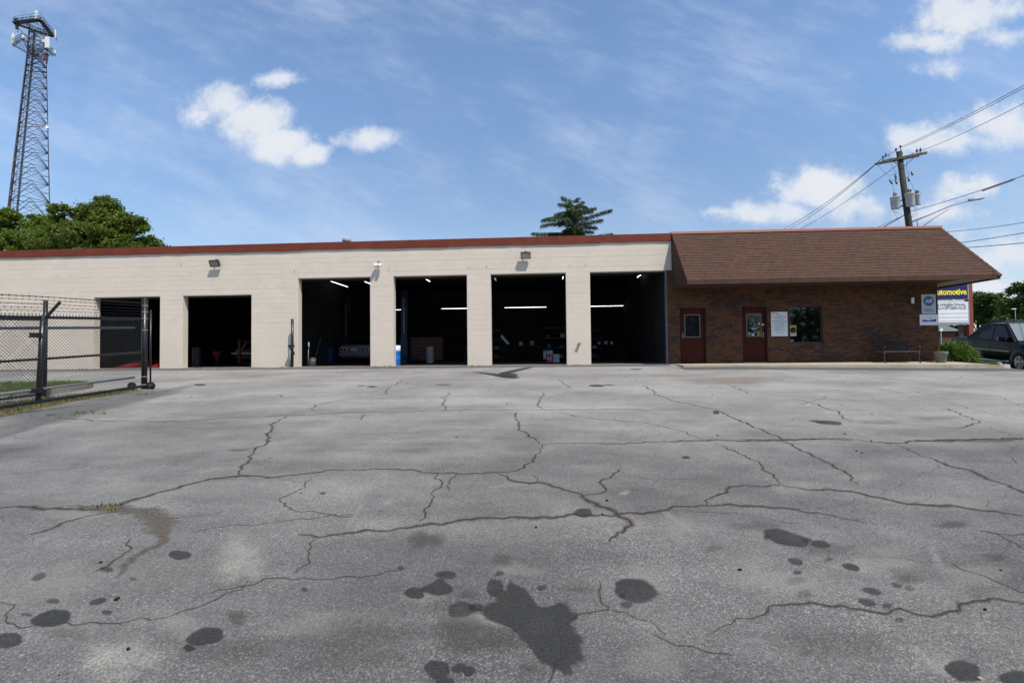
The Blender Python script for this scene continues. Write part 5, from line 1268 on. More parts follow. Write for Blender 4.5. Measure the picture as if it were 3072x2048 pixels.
# ------------------------------------------------------------------ chain-link gate at left
FX = -9.40
gate = thing('chain_link_gate', 'black chain link rolling gate with barbed wire at the left edge', 'gate', (FX, -9, gz(FX, -9)))
Y0, Y1 = -13.2, -7.20
def fz(Y, h): return gz(FX, Y)+h            # height above the sloping ground
HT, HG, HM, HL, HB = 1.88, 1.655, 0.995, 0.345, 0.095
def rail(nm, h, r, m, x=FX, y0=Y0, y1=Y1): q = MB(); q.tube([(x, y0, fz(y0, h)), (x, y1, fz(y1, h))], r, 8); return q.build(nm, m, gate)
rail('top_rail', HT, .032, 'black_vinyl'); rail('middle_rail', HM, .027, 'black_vinyl'); rail('bottom_rail', HB, .032, 'black_vinyl')
rail('upper_track_pipe', HG, .030, 'steel_grey', FX-.10, Y0, Y1-.10); rail('lower_track_pipe', HL, .030, 'galv', FX-.10, Y0, Y1-.10)
q = MB(); P_d = .074; hgt = HT-HB+.06
n = int((Y1-Y0+hgt)/P_d)
for k in range(n+1):
    for sgn in (1, -1):
        y_s = Y0-hgt+k*P_d if sgn > 0 else Y0+k*P_d
        y_e = y_s+hgt*sgn
        ta, tb_ = 0.0, 1.0
        lo_, hi_ = sorted(((Y0-y_s)/(y_e-y_s), (Y1-y_s)/(y_e-y_s))); ta, tb_ = max(ta, lo_), min(tb_, hi_)
        if tb_-ta < .02: continue
        pts = []
        for t in (ta, tb_):
            yy = y_s+(y_e-y_s)*t; pts.append((FX+.036+.003*sgn, yy, fz(yy, HB-.02+hgt*t)))
        q.tube(pts, .0034, 3, cap=False)
for k in range(int((Y1-Y0)/P_d)):
    yy = Y0+k*P_d; zt0 = fz(yy, HT+.03)
    q.tube([(FX+.036, yy-.012, zt0), (FX+.036, yy+.006, zt0+.06)], .0034, 3, cap=False); q.tube([(FX+.036, yy+.012, zt0), (FX+.036, yy-.006, zt0+.06)], .0034, 3, cap=False)
kind(q.build('chain_link_mesh', 'black_vinyl', gate), 'stuff')
# front post with slanting barb arm
def vpost(nm, y, x, h, r, par, m='black_paint', lean=0.0, cap_=True):
    z0 = gz(x, y); q = MB(); q.tube([(x, y, z0-.1), (x+lean, y, z0+h)], r, 14)
    if cap_: q.ball((x+lean, y, z0+h), r*1.05, 12, sc=(1,1,.5))
    return q.build(nm, m, par)
vpost('guide_post', -9.80, FX-.06, 1.90, .050, gate, lean=.10)
zp = gz(FX, -9.8)
q = MB(); q.obox(np.array([FX+.20, -9.76, zp+2.02]), np.array([.16, .02, .19]), np.array([.0, .02, 0]), np.array([.018, 0, -.015])); q.build('barb_arm', 'black_paint', gate)
for h in (1.45, .28): q = MB(); q.box((FX-.14, -9.92, zp+h), (FX+.06, -9.78, zp+h+.10)); q.build('roller_bracket', 'black_paint', gate)
# end post with bands, thin gate stile and two wheels
vpost('end_post', -7.20, FX+.10, 2.40, .068, gate)
ze = gz(FX, -7.2)
for h in (2.22, 2.05, 1.88, 1.57, .34, .13): q = MB(); q.tube([(FX+.10, -7.2, ze+h), (FX+.10, -7.2, ze+h+.018)], .073, 14); q.build('tension_band', 'galv', gate)
vpost('gate_stile', -7.10, FX+.185, 2.12, .022, gate, cap_=False)
for (x, y) in ((-9.56, -7.30), (-9.10, -7.22)):
    z = gz(x, y)+.108; q = MB(); q.lathe([(.055, -.035), (.09, -.04), (.108, -.025), (.108, .025), (.09, .04), (.055, .035)], (x, y, z), 22, 0, 'y'); wh = q.build('gate_wheel', 'rubber', gate)
    q = MB(); q.lathe([(.052, -.036), (.03, -.04), (.016, -.055), (0, -.055)], (x, y, z), 16, 0, 'y'); q.build('hub', 'wire_rust', wh)
q = MB(); q.box((FX-.10, -7.42, ze-.2), (FX+.42, -7.02, ze+.018)); q.build('footing', 'kerb_concrete', gate)
# barbed strands
mbs = []
for k, (hz_, dx) in enumerate(((2.02, .05), (2.09, .11), (2.16, .17), (2.24, .24), (2.30, .30), (2.33, -.05))):
    q = MB(); pts = []
    for i in range(25):
        yy = Y0+(Y1-Y0)*i/24; t = (yy+9.8)/(Y1+9.8) if yy > -9.8 else 0
        xx = FX+dx*(1-max(0, t))+.10*max(0, t); sag = -.012*math.sin(math.pi*((yy+13.2) % 3.4)/3.4)
        pts.append((xx, yy, fz(yy, hz_+sag)))
    q.tube(pts, .0028, 3, cap=False); q.tube([(a+.004, b, c+.004) for a, b, c in pts], .0022, 3, cap=False)
    yy = Y0+random.uniform(0, .1)
    while yy < Y1:
        i = (yy-Y0)/(Y1-Y0)*24; j = int(i); f_ = i-j; p = np.array(pts[j])*(1-f_)+np.array(pts[min(24, j+1)])*f_
        for s_ in (1, -1): q.tube([p+np.array([.012, -.012, -.018*s_]), p+np.array([-.012, .012, .018*s_])], .003, 3, cap=False)
        q.tube([p+np.array([0, -.018, 0]), p+np.array([0, .018, 0])], .006, 4, cap=False)
        yy += .127
    q.build('barbed_strand', 'wire_rust', gate)
# fixed fence behind the gate
BX = -10.49
fence = thing('chain_link_fence', 'fixed black chain link fence behind the rolling gate, ending at a straight post', 'fence', (BX, -8.71, gz(BX, -8.71)))
vpost('fence_post', -8.71, BX, 2.30, .045, fence); vpost('fence_post', -12.0, BX, 2.30, .045, fence)
for h in (1.86, .12): q = MB(); q.tube([(BX, -12.0, gz(BX, -12)+h), (BX, -8.71, gz(BX, -8.71)+h)], .022, 8); q.build('rail', 'black_vinyl', fence)
q = MB(); y0, y1, hg_ = -12.0, -8.71, 1.8
for k in range(int((y1-y0+hg_)/P_d)+1):
    for sgn in (1, -1):
        ys = y0-hg_+k*P_d if sgn > 0 else y0+k*P_d; ye = ys+hg_*sgn
        a_, b_ = sorted(((y0-ys)/(ye-ys), (y1-ys)/(ye-ys))); a_, b_ = max(0, a_), min(1, b_)
        if b_-a_ > .02: q.tube([(BX+.003*sgn, ys+(ye-ys)*t, gz(BX, ys+(ye-ys)*t)+.08+hg_*t) for t in (a_, b_)], .0034, 3, cap=False)
kind(q.build('chain_link_mesh', 'black_vinyl', fence), 'stuff')
for k, h in enumerate((1.98, 2.10, 2.22)):
    q = MB(); q.tube([(BX+.05, y0+(y1-y0)*i/10, gz(BX, y0+(y1-y0)*i/10)+h) for i in range(11)], .003, 3, cap=False)
    for i in range(24):
        yy = y0+.07+i*.135; q.tube([(BX+.05, yy-.015, gz(BX, yy)+h-.015), (BX+.05, yy+.015, gz(BX, yy)+h+.015)], .005, 3, cap=False)
    q.build('barbed_strand', 'wire_rust', fence)

# grass island, weedy strip, tufts
isl = [(-11.30,-8.95),(-11.05,-7.7),(-11.25,-6.75),(-12.0,-6.2),(-14.3,-6.15),(-16.0,-7.4),(-15.2,-9.3),(-13.0,-9.6)]
def smooth_loop(P, n=5):
    P = [np.array(p) for p in P]; o = []
    for i in range(len(P)):
        p0, p1, p2, p3 = P[i-1], P[i], P[(i+1) % len(P)], P[(i+2) % len(P)]
        for k in range(n): t = k/n; o.append(0.5*((2*p1)+(-p0+p2)*t+(2*p0-5*p1+4*p2-p3)*t*t+(-p0+3*p1-3*p2+p3)*t**3))
    return o
lp = smooth_loop(isl); c0 = np.mean(np.array(lp), axis=0)
b = MB(); n = len(lp); inn = [c0+(p-c0)*(1-.16/np.linalg.norm(p-c0)) for p in lp]
b.add([(p[0], p[1], gz(*p)+.11) for p in inn]+[(c0[0], c0[1], gz(*c0)+.13)], [(i, (i+1) % n, n) for i in range(n)], 0, True)
island = kind(b.build('grass_island', 'grass'), 'structure')
for j in range(0, n, 2):
    q = MB(); i0, i1, i2 = j, (j+1) % n, (j+2) % n
    for a_, b_ in ((i0, i1), (i1, i2)):
        A, B_ = lp[a_], lp[b_]; C2, D2 = inn[a_], inn[b_]
        q.add([(*A, gz(*A)-.1), (*B_, gz(*B_)-.1), (*B_, gz(*B_)+.12), (*A, gz(*A)+.12), (*C2, gz(*C2)+.12), (*D2, gz(*D2)+.12), (*C2, gz(*C2)), (*D2, gz(*D2))], [(0,1,2,3), (3,2,5,4), (4,5,7,6)])
    q.build('kerb_length', 'kerb_concrete', island)
ws = [(-8.80,-10.9),(-9.0,-10.1),(-9.20,-9.25),(-9.28,-8.4),(-9.22,-7.45),(-9.75,-7.3),(-10.1,-8.2),(-10.45,-8.9),(-10.7,-10.2),(-11,-13.4),(-8.45,-13.4),(-8.6,-12)]
lp2 = smooth_loop(ws, 4); c2 = np.array((-9.85, -10.6)); b = MB(); n = len(lp2)
vs = []
for r in (1.0, .97, .6): vs += [(*(c2+(p-c2)*r), gz(*(c2+(p-c2)*r))+(.004 if r == 1 else .022+.01*random.random())) for p in lp2]
vs.append((*c2, gz(*c2)+.03))
fs = [(j*n+i, j*n+(i+1) % n, (j+1)*n+(i+1) % n, (j+1)*n+i) for j in range(2) for i in range(n)]+[(2*n+i, 2*n+(i+1) % n, 3*n) for i in range(n)]
b.add(vs, fs, 0, True); kind(b.build('weedy_strip', 'soil'), 'structure')
def tufts(name, spots, h, mats, per=9, spread=.06):
    mb = MB()
    for (x, y, z) in spots:
        for k in range(per):
            a_ = random.uniform(0, 6.3); r = abs(random.gauss(0, spread)); px_, py_ = x+r*math.cos(a_), y+r*math.sin(a_); hh = h*random.uniform(.5, 1.25)
            dx, dy = random.gauss(0, .45)*hh, random.gauss(0, .45)*hh; w_ = .004+.006*random.random()
            ux, uy = -math.sin(a_)*w_, math.cos(a_)*w_
            mb.add([(px_-ux, py_-uy, z), (px_+ux, py_+uy, z), (px_+dx, py_+dy, z+hh)], [(0,1,2)], random.randrange(len(mats)))
    return kind(mb.build(name, mats), 'stuff')
sp = []
for _ in range(900):
    p = c0+(lp[random.randrange(len(lp))]-c0)*math.sqrt(random.random())*.93; sp.append((p[0], p[1], gz(*p)+.11))
tufts('island_grass', sp, .09, ['grass', 'grass', 'limeleaf_0', 'dry_grass'], 12, .12)
sp = []
for _ in range(420):
    p = c2+(lp2[random.randrange(len(lp2))]-c2)*(random.random()**.35)*1.0
    if p[1] > -7.25: continue
    sp.append((p[0], p[1], gz(*p)+.015))
tufts('fence_weeds', sp, .075, ['dry_grass', 'dry_grass', 'grass', 'soil'], 9, .09)
sp = []
for x in (-21, -18.2, -13.1, -10.5, -9.4, -8.9, -5.5, -5.2, -4.95, -1.5, 2.5, 6.2): 
    for k in range(3): sp.append((x+random.gauss(0, .12), -.04-abs(random.gauss(0, .02)), -.01))
for cx_, cy_ in ((107,955),(150,953),(225,950),(205,948),(262,1168),(330,906),(350,905),(180,948)):
    p = onG(cx_*1.3061, cy_*1.3061)
    for k in range(4): sp.append((p[0]+random.gauss(0, .12), p[1]+random.gauss(0, .05), gz(p[0], p[1])))
tufts('crack_weeds', sp, .05, ['dry_grass', 'grass'], 8, .07)
sp = []
for _ in range(1100):
    y = random.uniform(KB[1]+.2, 6); x = random.uniform(16.4, edge_x(y))
    if x < 17.75 and y > -.02: continue
    sp.append((x, y, vz(x, y)))
tufts('verge_grass', sp, .06, ['grass', 'limeleaf_0', 'grass'], 8, .1)
# yard drain lid and litter
# ------------------------------------------------------------------ trees
def broadleaf(nm, label, lobes, base, n, size, mats, per=1.5, trunk_r=.3, squash=(1,1,.8), group=None):
    t = thing(nm, label, 'tree', tuple(base), group)
    C_, R_ = crown_clumps(lobes, per)
    mb = MB(); leaf_mesh(mb, C_, R_, n, size, len(mats), squash=squash); mb.build('crown', mats, t)
    q = MB(); L0 = np.array(base, float); top = np.mean(np.array([l[:3] for l in lobes]), axis=0)
    q.tube([L0, L0*(.6)+top*.4, top], [trunk_r, trunk_r*.75, trunk_r*.35], 8)
    for l in lobes: q.tube([L0*.55+top*.45, (L0*.3+top*.3+np.array(l[:3])*.4), np.array(l[:3])], [trunk_r*.4, trunk_r*.25, trunk_r*.08], 6)
    q.build('trunk', 'bark', t); return t
def pl(px_, py_, Y, r):
    p = atY(px_, py_, Y); R_w = r/F*depth(p); return (p[0], Y+random.uniform(-1, 1)*R_w*.6, p[2], R_w)
bigL = [pl(*a) for a in ((262,665,25,72),(345,690,25,62),(405,690,25,40),(425,740,26,42),(215,720,24,52),(300,735,24,80),(370,755,24,52),(240,790,25,60),(330,800,25,70),(200,650,25,34),(300,625,25,40),(172,690,26,44),(150,745,27,56),(190,740,26,50))]
broadleaf('shade_tree', 'large round dark green broadleaf tree rising behind the garage at left', bigL, (-42, 25, -.2), 95000, .24, ['leaf_0', 'leaf_1', 'leaf_2', 'leaf_3'], 14, .4)
smL = [pl(*a) for a in ((40,672,29,38),(95,690,29,52),(20,730,29,52),(130,730,28,50),(-30,720,29,60),(70,760,28,60),(160,700,28,30))]
broadleaf('lime_tree', 'lighter yellow green broadleaf tree at the left edge below the tower', smL, (-52, 29, -.2), 60000, .24, ['limeleaf_0', 'limeleaf_1', 'leaf_0', 'limeleaf_2'], 14, .3)
# cedar
cedar = thing('cedar_tree', 'feathery dark green cedar with drooping branches above the garage roof', 'tree', (4.3, 30, -.2))
ap = atY(1712, 590, 30); q = MB(); bx, bz = atY(1722, 700, 30)[0], 12.4
q.tube([(bx+.1, 30, -.2), (bx, 30, 8), (bx-.05, 30, 12.5), (ap[0], 30, ap[2]-.1)], [.42, .30, .17, .02], 8)
nee = MB(); NP, NU = [], []
def branch(p, tip, droop):
    p, tip = np.asarray(p, float), np.asarray(tip, float); L = np.linalg.norm(tip-p); m = max(5, int(L/.16)); pts = []
    for i in range(m+1):
        t = i/m; pts.append(p+(tip-p)*t+np.array([0, 0, droop*L*(math.sin(math.pi*t*.9))]))
    q.tube(pts, [.055*(1-.9*i/m)*min(1, L/3)+.006 for i in range(m+1)], 5)
    for i in range(1, m+1):
        t = i/m; d = pts[i]-pts[i-1]; d = d/np.linalg.norm(d); s_ = np.cross(d, (0,0,1)); w_ = .12+.42*min(1, L/3)*(1-t)**.7*min(1, t*4+.2)
        for k in range(30):
            u = random.uniform(-1, 1); o = s_*u*w_+np.array([0, 0, -abs(random.gauss(0, .12))-.10*abs(u)])+d*random.uniform(-.12, .12)
            NP.append(pts[i]+o); NU.append(d*.6+s_*u*.6+np.array([0, 0, -.75+random.gauss(0, .25)]))
tips = [(604,1686,600),(602,1734,596),(612,1678,612),(618,1762,606),(632,1786,618),(640,1776,628),(668,1830,632),(676,1808,648),(634,1668,634),(642,1627,648),(660,1640,662),(684,1792,668),(672,1626,677),(690,1780,684),(700,1598,688),(716,1834,699),(700,1648,694),(622,1700,618),(626,1744,616),(648,1688,650),(656,1758,646),(680,1690,688),(684,1746,682),(712,1608,708),(720,1828,714),(698,1700,700),(640,1742,634),(664,1668,672)]
for ty, x, y in tips:
    a_ = atY(1719, ty, 30); t_ = atY(x, y, 30); t_[1] += random.uniform(-1.6, 1.6); branch(a_, t_, random.uniform(-.03, .06))
for ty in range(612, 760, 17):
    a_ = atY(1718, ty, 30); R_b = .5+2.6*min(1, (ty-590)/110)
    for k in range(2):
        an = random.choice((random.uniform(.9, 2.2), random.uniform(-2.2, -.9))); branch(a_, a_+np.array([math.cos(an)*R_b*.8, math.sin(an)*R_b, random.uniform(-.1, .25)*R_b]), random.uniform(-.02, .06))
for ty in range(735, 900, 16):
    a_ = atY(1718, ty, 30)
    for k in range(5): an = random.uniform(0, 6.3); branch(a_, a_+np.array([math.cos(an)*3.9, math.sin(an)*3.9, -.4]), .08)
q.build('trunk', 'bark', cedar)
NP, NU = np.array(NP), np.array(NU); NU /= np.linalg.norm(NU, axis=1)[:, None]; sd = np.cross(NU, rng.normal(0, 1, NU.shape)); sd /= np.linalg.norm(sd, axis=1)[:, None]
ln = rng.uniform(.18, .36, len(NP))[:, None]; V = np.stack([NP-sd*.03, NP+sd*.03, NP+NU*ln], 1).reshape(-1, 3)
nee.v = [tuple(p) for p in V.tolist()]; nee.f = [(3*i, 3*i+1, 3*i+2) for i in range(len(NP))]; nee.mi = rng.integers(0, 3, len(NP)).tolist(); nee.sm = [False]*len(NP)
nee.build('needles', ['needle_0', 'needle_1', 'needle_2'], cedar)
# trees beyond the street at right
FT = [((2935,905,75,30),(2925,945,75,36),(2955,960,75,34)), ((2968,908,72,30),(2975,945,72,38),(2990,975,72,36)), ((3008,910,78,30),(3015,945,78,38),(3000,985,78,36)),
      ((3055,880,62,30),(3075,920,62,50),(3050,940,62,34),(3090,870,62,40)), ((2860,1000,80,26),(2830,1002,80,24),(2890,1004,80,24)), ((3045,985,70,40),(3080,990,70,45),(3010,1000,70,30)), ((3140,880,64,70),(3180,940,64,70))]
FL = ['mid green tree beyond the street right behind the red sign post', 'tall mid green tree in the middle of the far trees', 'mid green tree beyond the street left of the dark tree', 'dark green tall tree at the right edge beyond the truck', 'low far trees seen under the white sign board', 'low dark shrubs behind the dark truck roof', 'dark tree beyond the right edge']
for (lb, lab) in zip(FT, FL):
    if 'beyond the right edge' in lab: continue
    L_ = [pl(*a) for a in lb]; m0 = np.mean(np.array([l[:2] for l in L_]), axis=0)
    broadleaf('street_tree', lab, L_, (m0[0], m0[1], -1.0), 14000, .34, ['farleaf_0', 'farleaf_1', 'farleaf_2'], 9, .3, group='trees beyond the street')

wl_ = MB(); C_ = []; R_ = []
for i in range(150):
    x = -90+i*1.4+random.uniform(-1, 1); h = 11.2+2.2*math.sin(i*.31)+1.6*math.sin(i*.83)+random.uniform(-1, 1)
    for z in np.arange(.5, h, 1.5): C_.append((x, -78+random.uniform(-3, 3), -3.2+z)); R_.append(2.0)
leaf_mesh(wl_, np.array(C_), np.array(R_), 42000, 1.1, 3); kind(wl_.build('far_wood', ['farleaf_0', 'farleaf_1', 'farleaf_2']), 'stuff')

# ------------------------------------------------------------------ communication tower
ttow = thing('cell_tower', 'tall three legged lattice communication tower with antenna platforms', 'radio tower', (-89.8, 60, 0))
def tax(z): return np.array([-91.2+3.65*z/60.0, 60.0, z])
def trad(z): return (5.2-3.55*min(z, 53)/53.0) if z < 53 else 1.65-.12*(z-53)/7
ANG = [rad(-72), rad(168), rad(48)]
def leg(k, z): c = tax(z); r = trad(z); return c+np.array([r*math.cos(ANG[k]), r*math.sin(ANG[k]), 0])
lv = [0, 5, 9.6, 13.9, 17.9, 21.6, 25.1, 28.4, 31.5, 34.4, 37.1, 39.7, 42.1, 44.4, 46.5, 48.5, 50.4, 52.2, 53.9, 55.5, 57.0, 58.4]
for k in range(3): q = MB(); q.tube([leg(k, z) for z in lv], [.095-.035*z/58 for z in lv], 7); q.build('leg', 'tower_steel', ttow)
for k in range(3):
    q = MB()
    for i in range(len(lv)-1):
        a_, b_ = leg(k, lv[i]), leg((k+1) % 3, lv[i]); c_, d_ = leg(k, lv[i+1]), leg((k+1) % 3, lv[i+1]); r_ = .066-.022*i/len(lv)
        q.tube([a_, (c_+d_)/2], r_, 5); q.tube([b_, (c_+d_)/2], r_, 5); q.tube([c_, d_], r_*.9, 5)
        q.tube([a_, d_], r_*.6, 4); q.tube([b_, c_], r_*.6, 4)
        q.tube([(a_*.5+(c_+d_)*.25), (a_+c_)/2], r_*.6, 4); q.tube([(b_*.5+(c_+d_)*.25), (b_+d_)/2], r_*.6, 4)
    q.build('bracing', 'tower_steel', ttow)
q = MB()
for dx in (-.35, -.15, .05): q.tube([tax(z)+np.array([-.8*trad(z)*.6+dx*.8, .6, 0]) for z in lv], .05, 5)
q.build('feed_cables', 'tower_dark', ttow)
q = MB(); cab = [tax(z)+np.array([-.7*trad(z), .2, 0]) for z in lv]
for s_ in (-.2, .2): q.tube([c+np.array([s_, 0, 0]) for c in cab], .03, 4)
z = 0
while z < 57: c = tax(z)+np.array([-.7*trad(z), .2, 0]); q.tube([c+np.array([-.2,0,0]), c+np.array([.2,0,0])], .02, 4); z += .6
q.build('ladder', 'tower_steel', ttow)
zp_ = 58.4; PC = [atZ(41, 70, zp_), atZ(121, 60, zp_), atZ(159, 110, zp_)]; ctr = tax(zp_)
def girder(q, A, B_, h=.5, r=.05, n=7, w_=.45):
    A, B_ = np.asarray(A), np.asarray(B_); d = (B_-A)/np.linalg.norm(B_-A); s_ = np.cross(d, (0,0,1))*w_
    rows = [[A+(B_-A)*i/n+s_*u+np.array([0,0,v]) for i in range(n+1)] for u, v in ((-.5,0),(.5,0),(-.5,h),(.5,h))]
    for R_ in rows: q.tube([R_[0], R_[-1]], r, 4)
    for i in range(n):
        q.tube([rows[0][i], rows[2][i+1]], r*.6, 4); q.tube([rows[1][i], rows[3][i+1]], r*.6, 4); q.tube([rows[0][i], rows[1][i+1]], r*.6, 4); q.tube([rows[0][i], rows[1][i]], r*.6, 4)
pf = MB()
for i in range(3):
    A, B_ = PC[i], PC[(i+1) % 3]; girder(pf, A, B_, .55, .055)
    pf.obox((A+B_)/2+np.array([0,0,-.03]), (B_-A)/2, np.cross((B_-A)/np.linalg.norm(B_-A), (0,0,1))*.38, (0,0,.03))
    for t in (.0, .33, .66): p_ = A+(B_-A)*t; pf.tube([p_, p_+np.array([0,0,1.2])], .03, 4)
    pf.tube([A+np.array([0,0,1.2]), B_+np.array([0,0,1.2])], .025, 4); pf.tube([A, leg((i+1) % 3, 57)], .05, 4); pf.tube([(A+B_)/2, ctr-np.array([0,0,1.2])], .05, 4)
pf.build('upper_platform', 'tower_dark', ttow)
zq = 53.6; arms = [(atZ(40, 135, zq), 'l'), (atZ(70, 117, zq), 'b'), (atZ(160, 165, zq), 'r'), (atZ(130, 143, zq), 'm')]
pf = MB()
for A, _ in arms: girder(pf, tax(zq), A, .9, .04, 6, .5)
girder(pf, arms[0][0], arms[1][0], .9, .04, 6, .3); girder(pf, arms[2][0], arms[3][0], .9, .04, 6, .3)
cq = tax(52.2)
for k in range(3): pf.tube([leg(k, 52.2), leg((k+1) % 3, 53.6)], .07, 4); pf.tube([leg(k, 53.6), leg((k+1) % 3, 53.6)], .08, 4); pf.tube([leg(k, 51.4), leg((k+1) % 3, 51.4)], .08, 4)
pf.build('lower_platform', 'tower_dark', ttow)
def panel(x, y0_, y1_, Yv, w_, m='antenna_white'):
    a_, b_ = atY(x, y0_, Yv), atY(x, y1_, Yv); q = MB(); q.box((a_[0]-w_/2, Yv-.12, b_[2]), (a_[0]+w_/2, Yv+.12, a_[2])); q.build('panel_antenna', m, ttow)
    q = MB(); q.tube([(a_[0], Yv+.17, b_[2]-.5), (a_[0], Yv+.17, a_[2]+.1)], .05, 5); q.build('antenna_mast', 'tower_dark', ttow)
yv = {k: float(A[1]) for A, k in arms}
panel(109, 33, 64, float((PC[1][1]+PC[0][1])/2), .32); panel(39.5, 101, 132, yv['l'], .26); panel(69, 106, 114, yv['b'], .18); panel(141.5, 112, 144, yv['m']-.1, .62); panel(131, 120, 127, yv['m']+.3, .42); panel(163, 151, 160, yv['r'], .30); panel(166.5, 90, 113, float(PC[2][1]), .10); panel(139, 160, 182, yv['m']+.4, .5, 'antenna_rust'); panel(48, 55, 66, float(PC[0][1]), .3, 'tower_dark'); panel(51, 74, 88, float(PC[0][1]), .4, 'tower_dark')
p_ = atY(142, 379, 58.5); dq = MB(); dq.lathe([(.02, .18), (.2, .12), (.34, 0), (.36, -.02), (.32, .0), (.18, .08), (0, .13)], p_, 20, 0, 'y'); dq.build('dish', 'antenna_white', ttow)
dq = MB(); dq.tube([p_+np.array([0,.15,0]), leg(2, p_[2])], .04, 5); dq.tube([p_+np.array([0,.15,0]), leg(0, p_[2]-.3)], .04, 5); dq.build('dish_mount', 'tower_steel', ttow)

# ------------------------------------------------------------------ utility pole
UY = 14.0
up_ = thing('utility_pole', 'leaning wooden utility pole with crossarm, three grey transformers and a lamp arm', 'utility pole', (26.05, UY, -.4))
U = lambda x, y, Y=UY: atY(x, y, Y)
ptop, pmid = U(2697, 455), U(2729, 690); dpo = (pmid-ptop)/(ptop[2]-pmid[2]); pb = ptop+dpo*(ptop[2]+.6)
q = MB(); q.tube([pb, pmid, ptop], [.24, .19, .155], 14); q.build('pole', 'pole_wood', up_)
xa_, xb_ = U(2635, 488.5), U(2766.5, 463); dxa = (xb_-xa_)
for yy in (-.22, .22):
    q = MB(); o = np.array([0.12 if yy < 0 else -.05, yy, 0.0]); q.obox((xa_+xb_)/2+o, dxa/2, (0, .055, 0), (0, 0, .075)); q.build('crossarm', 'arm_wood', up_)
for s_ in (-1, 1):
    q = MB(); mid = (xa_+xb_)/2; q.obox((mid+dxa*.30*s_+np.array([0,-.28,-.07])+mid+np.array([.05,-.26,-.62]))/2, (mid+dxa*.30*s_+np.array([0,-.28,-.07])-mid-np.array([.05,-.26,-.62]))/2, (0,.008,0), (0,0,.028)); q.build('crossarm_brace', 'arm_wood' if s_ > 0 else 'cable', up_)
def insul(p, h=.28):
    q = MB(); x, y, z = p; q.lathe([(.02, 0), (.02, h*.35), (.075, h*.4), (.04, h*.55), (.07, h*.62), (.04, h*.8), (.055, h*.85), (.03, h), (0, h)], (x, y, z), 10); q.build('insulator', 'ceramic', up_)
ins = [U(2643, 484), U(2651.5, 477), U(2744, 464), U(2754.5, 461)]
for p in ins: insul(p-np.array([0, .2, 0]))
q = MB(); q.tube([ptop+np.array([.15,-.1,-.2]), U(2701.5, 447)], .03, 6); q.tube([ptop+np.array([-.1,-.1,-.1]), U(2688.5, 454)], .03, 6); q.build('top_pins', 'ceramic', up_)
insul(U(2701.5, 446), .22); insul(U(2688, 455), .22)
def trafo(x0, y0, x1, y1, Yv, arm):
    a_, b_ = U(x0, y0, Yv), U(x1, y1, Yv); cx_, r = (a_[0]+b_[0])/2, (b_[0]-a_[0])/2*.93; h0, h1 = b_[2], a_[2]-.1
    tl_ = -.045
    def tilt(m): m.v = [(x+(z-h0)*tl_*-1*-1, y, z) for x, y, z in m.v]; return m
    q = MB(); q.lathe([(r*.9, h0), (r*.93, h0+.02), (r*.97, h1-.08), (r, h1-.07), (r, h1-.05), (r*1.06, h1-.05), (r*1.06, h1), (r*.9, h1+.03), (0, h1+.06)], (cx_, Yv, 0), 24); tb_ = tilt(q).build('transformer', 'trafo_grey', up_)
    for dx, dy in ((-.08, -.05), (.10, .02)): q = MB(); q.lathe([(.05, h1+.02), (.065, h1+.08), (.04, h1+.12), (.06, h1+.16), (.035, h1+.20), (.05, h1+.24), (.02, h1+.32), (0, h1+.33)], (cx_+dx, Yv+dy, 0), 10); tilt(q).build('bushing', 'ceramic', tb_)
    if arm:
        for f_ in (.25, .75): q = MB(); zz = h0+(h1-h0)*f_; q.obox((cx_+r+.16, Yv+.05, zz), (.2, .03, .06), (0, .05, 0), (0, 0, .05)); q.build('bracket', 'galv', tb_)
trafo(2672, 588, 2701, 626, UY, True); trafo(2717, 577, 2745, 618.5, UY-.35, False); trafo(2742, 580, 2763, 614.5, UY+.15, False)
for (x0, y0, x1, y1) in ((2685,522,2688,537),(2687,538,2690,553),(2668,539,2677,552),(2735,514,2737,527),(2724,533,2728,545)):
    q = MB(); a_, b_ = U(x0, y0), U(x1, y1); q.tube([a_, (a_*.7+b_*.3), (a_*.68+b_*.32), b_], [.045, .045, .06, .05], 8); q.build('cutout_fuse', 'ceramic', up_)
q = MB(); q.tube([U(2677, 541), U(2700, 538)], .025, 6); q.tube([U(2716, 533.5), U(2727, 531), U(2736, 525)], .025, 6); q.tube([U(2735, 514), U(2727, 520), U(2725, 534)], .014, 5); q.tube([U(2687, 521), U(2672, 526), U(2668, 536)], .012, 5); q.build('cutout_bracket', 'galv', up_)
q = MB()
for path in (((2630,490),(2650,515),(2667,528)),((2677,549),(2683,578)),((2665,462),(2672,490),(2690,522)),((2721,480),(2719,505),(2725,522)),((2730,548),(2738,556),(2740,570)),((2671,605),(2678,632),(2692,652)),((2678,632),(2702,645),(2715,640)),((2747,622),(2752,640),(2742,650),(2733,652)),((2741,619),(2745,635),(2735,650)),((2745,573),(2757,576),(2767,578))):
    pts = [U(*p) for p in path]; q = MB(); q.tube(pts, .011, 4, cap=False); q.build('jumper_wire', 'cable', up_)
q = MB(); q.tube([U(2731, 658), U(2738, 690), U(2752, 760)], .05, 8); q.build('riser_conduit', 'galv', up_)
# lamp arm
A0, A1, A2 = U(2737, 665), U(2850, 618), U(2904, 603); q = MB(); q.tube([A0, U(2790, 644), A1, A2], .045, 8); q.tube([U(2752, 692), U(2800, 656), U(2846, 627)], .035, 8); q.tube([U(2751, 662), U(2755, 685)], .03, 6); q.build('lamp_arm', 'galv', up_)
q = MB(); a_, b_ = U(2904, 603), U(2949, 595.5); d = b_-a_; q.obox((a_+b_)/2, d/2, (0, .16, 0), (0, 0, .035)); q.obox(a_+d*.2+np.array([0,0,.06]), d*.14, (0, .1, 0), (0, 0, .05)); q.build('street_lamp_head', 'steel_grey', up_, bevel=.02)
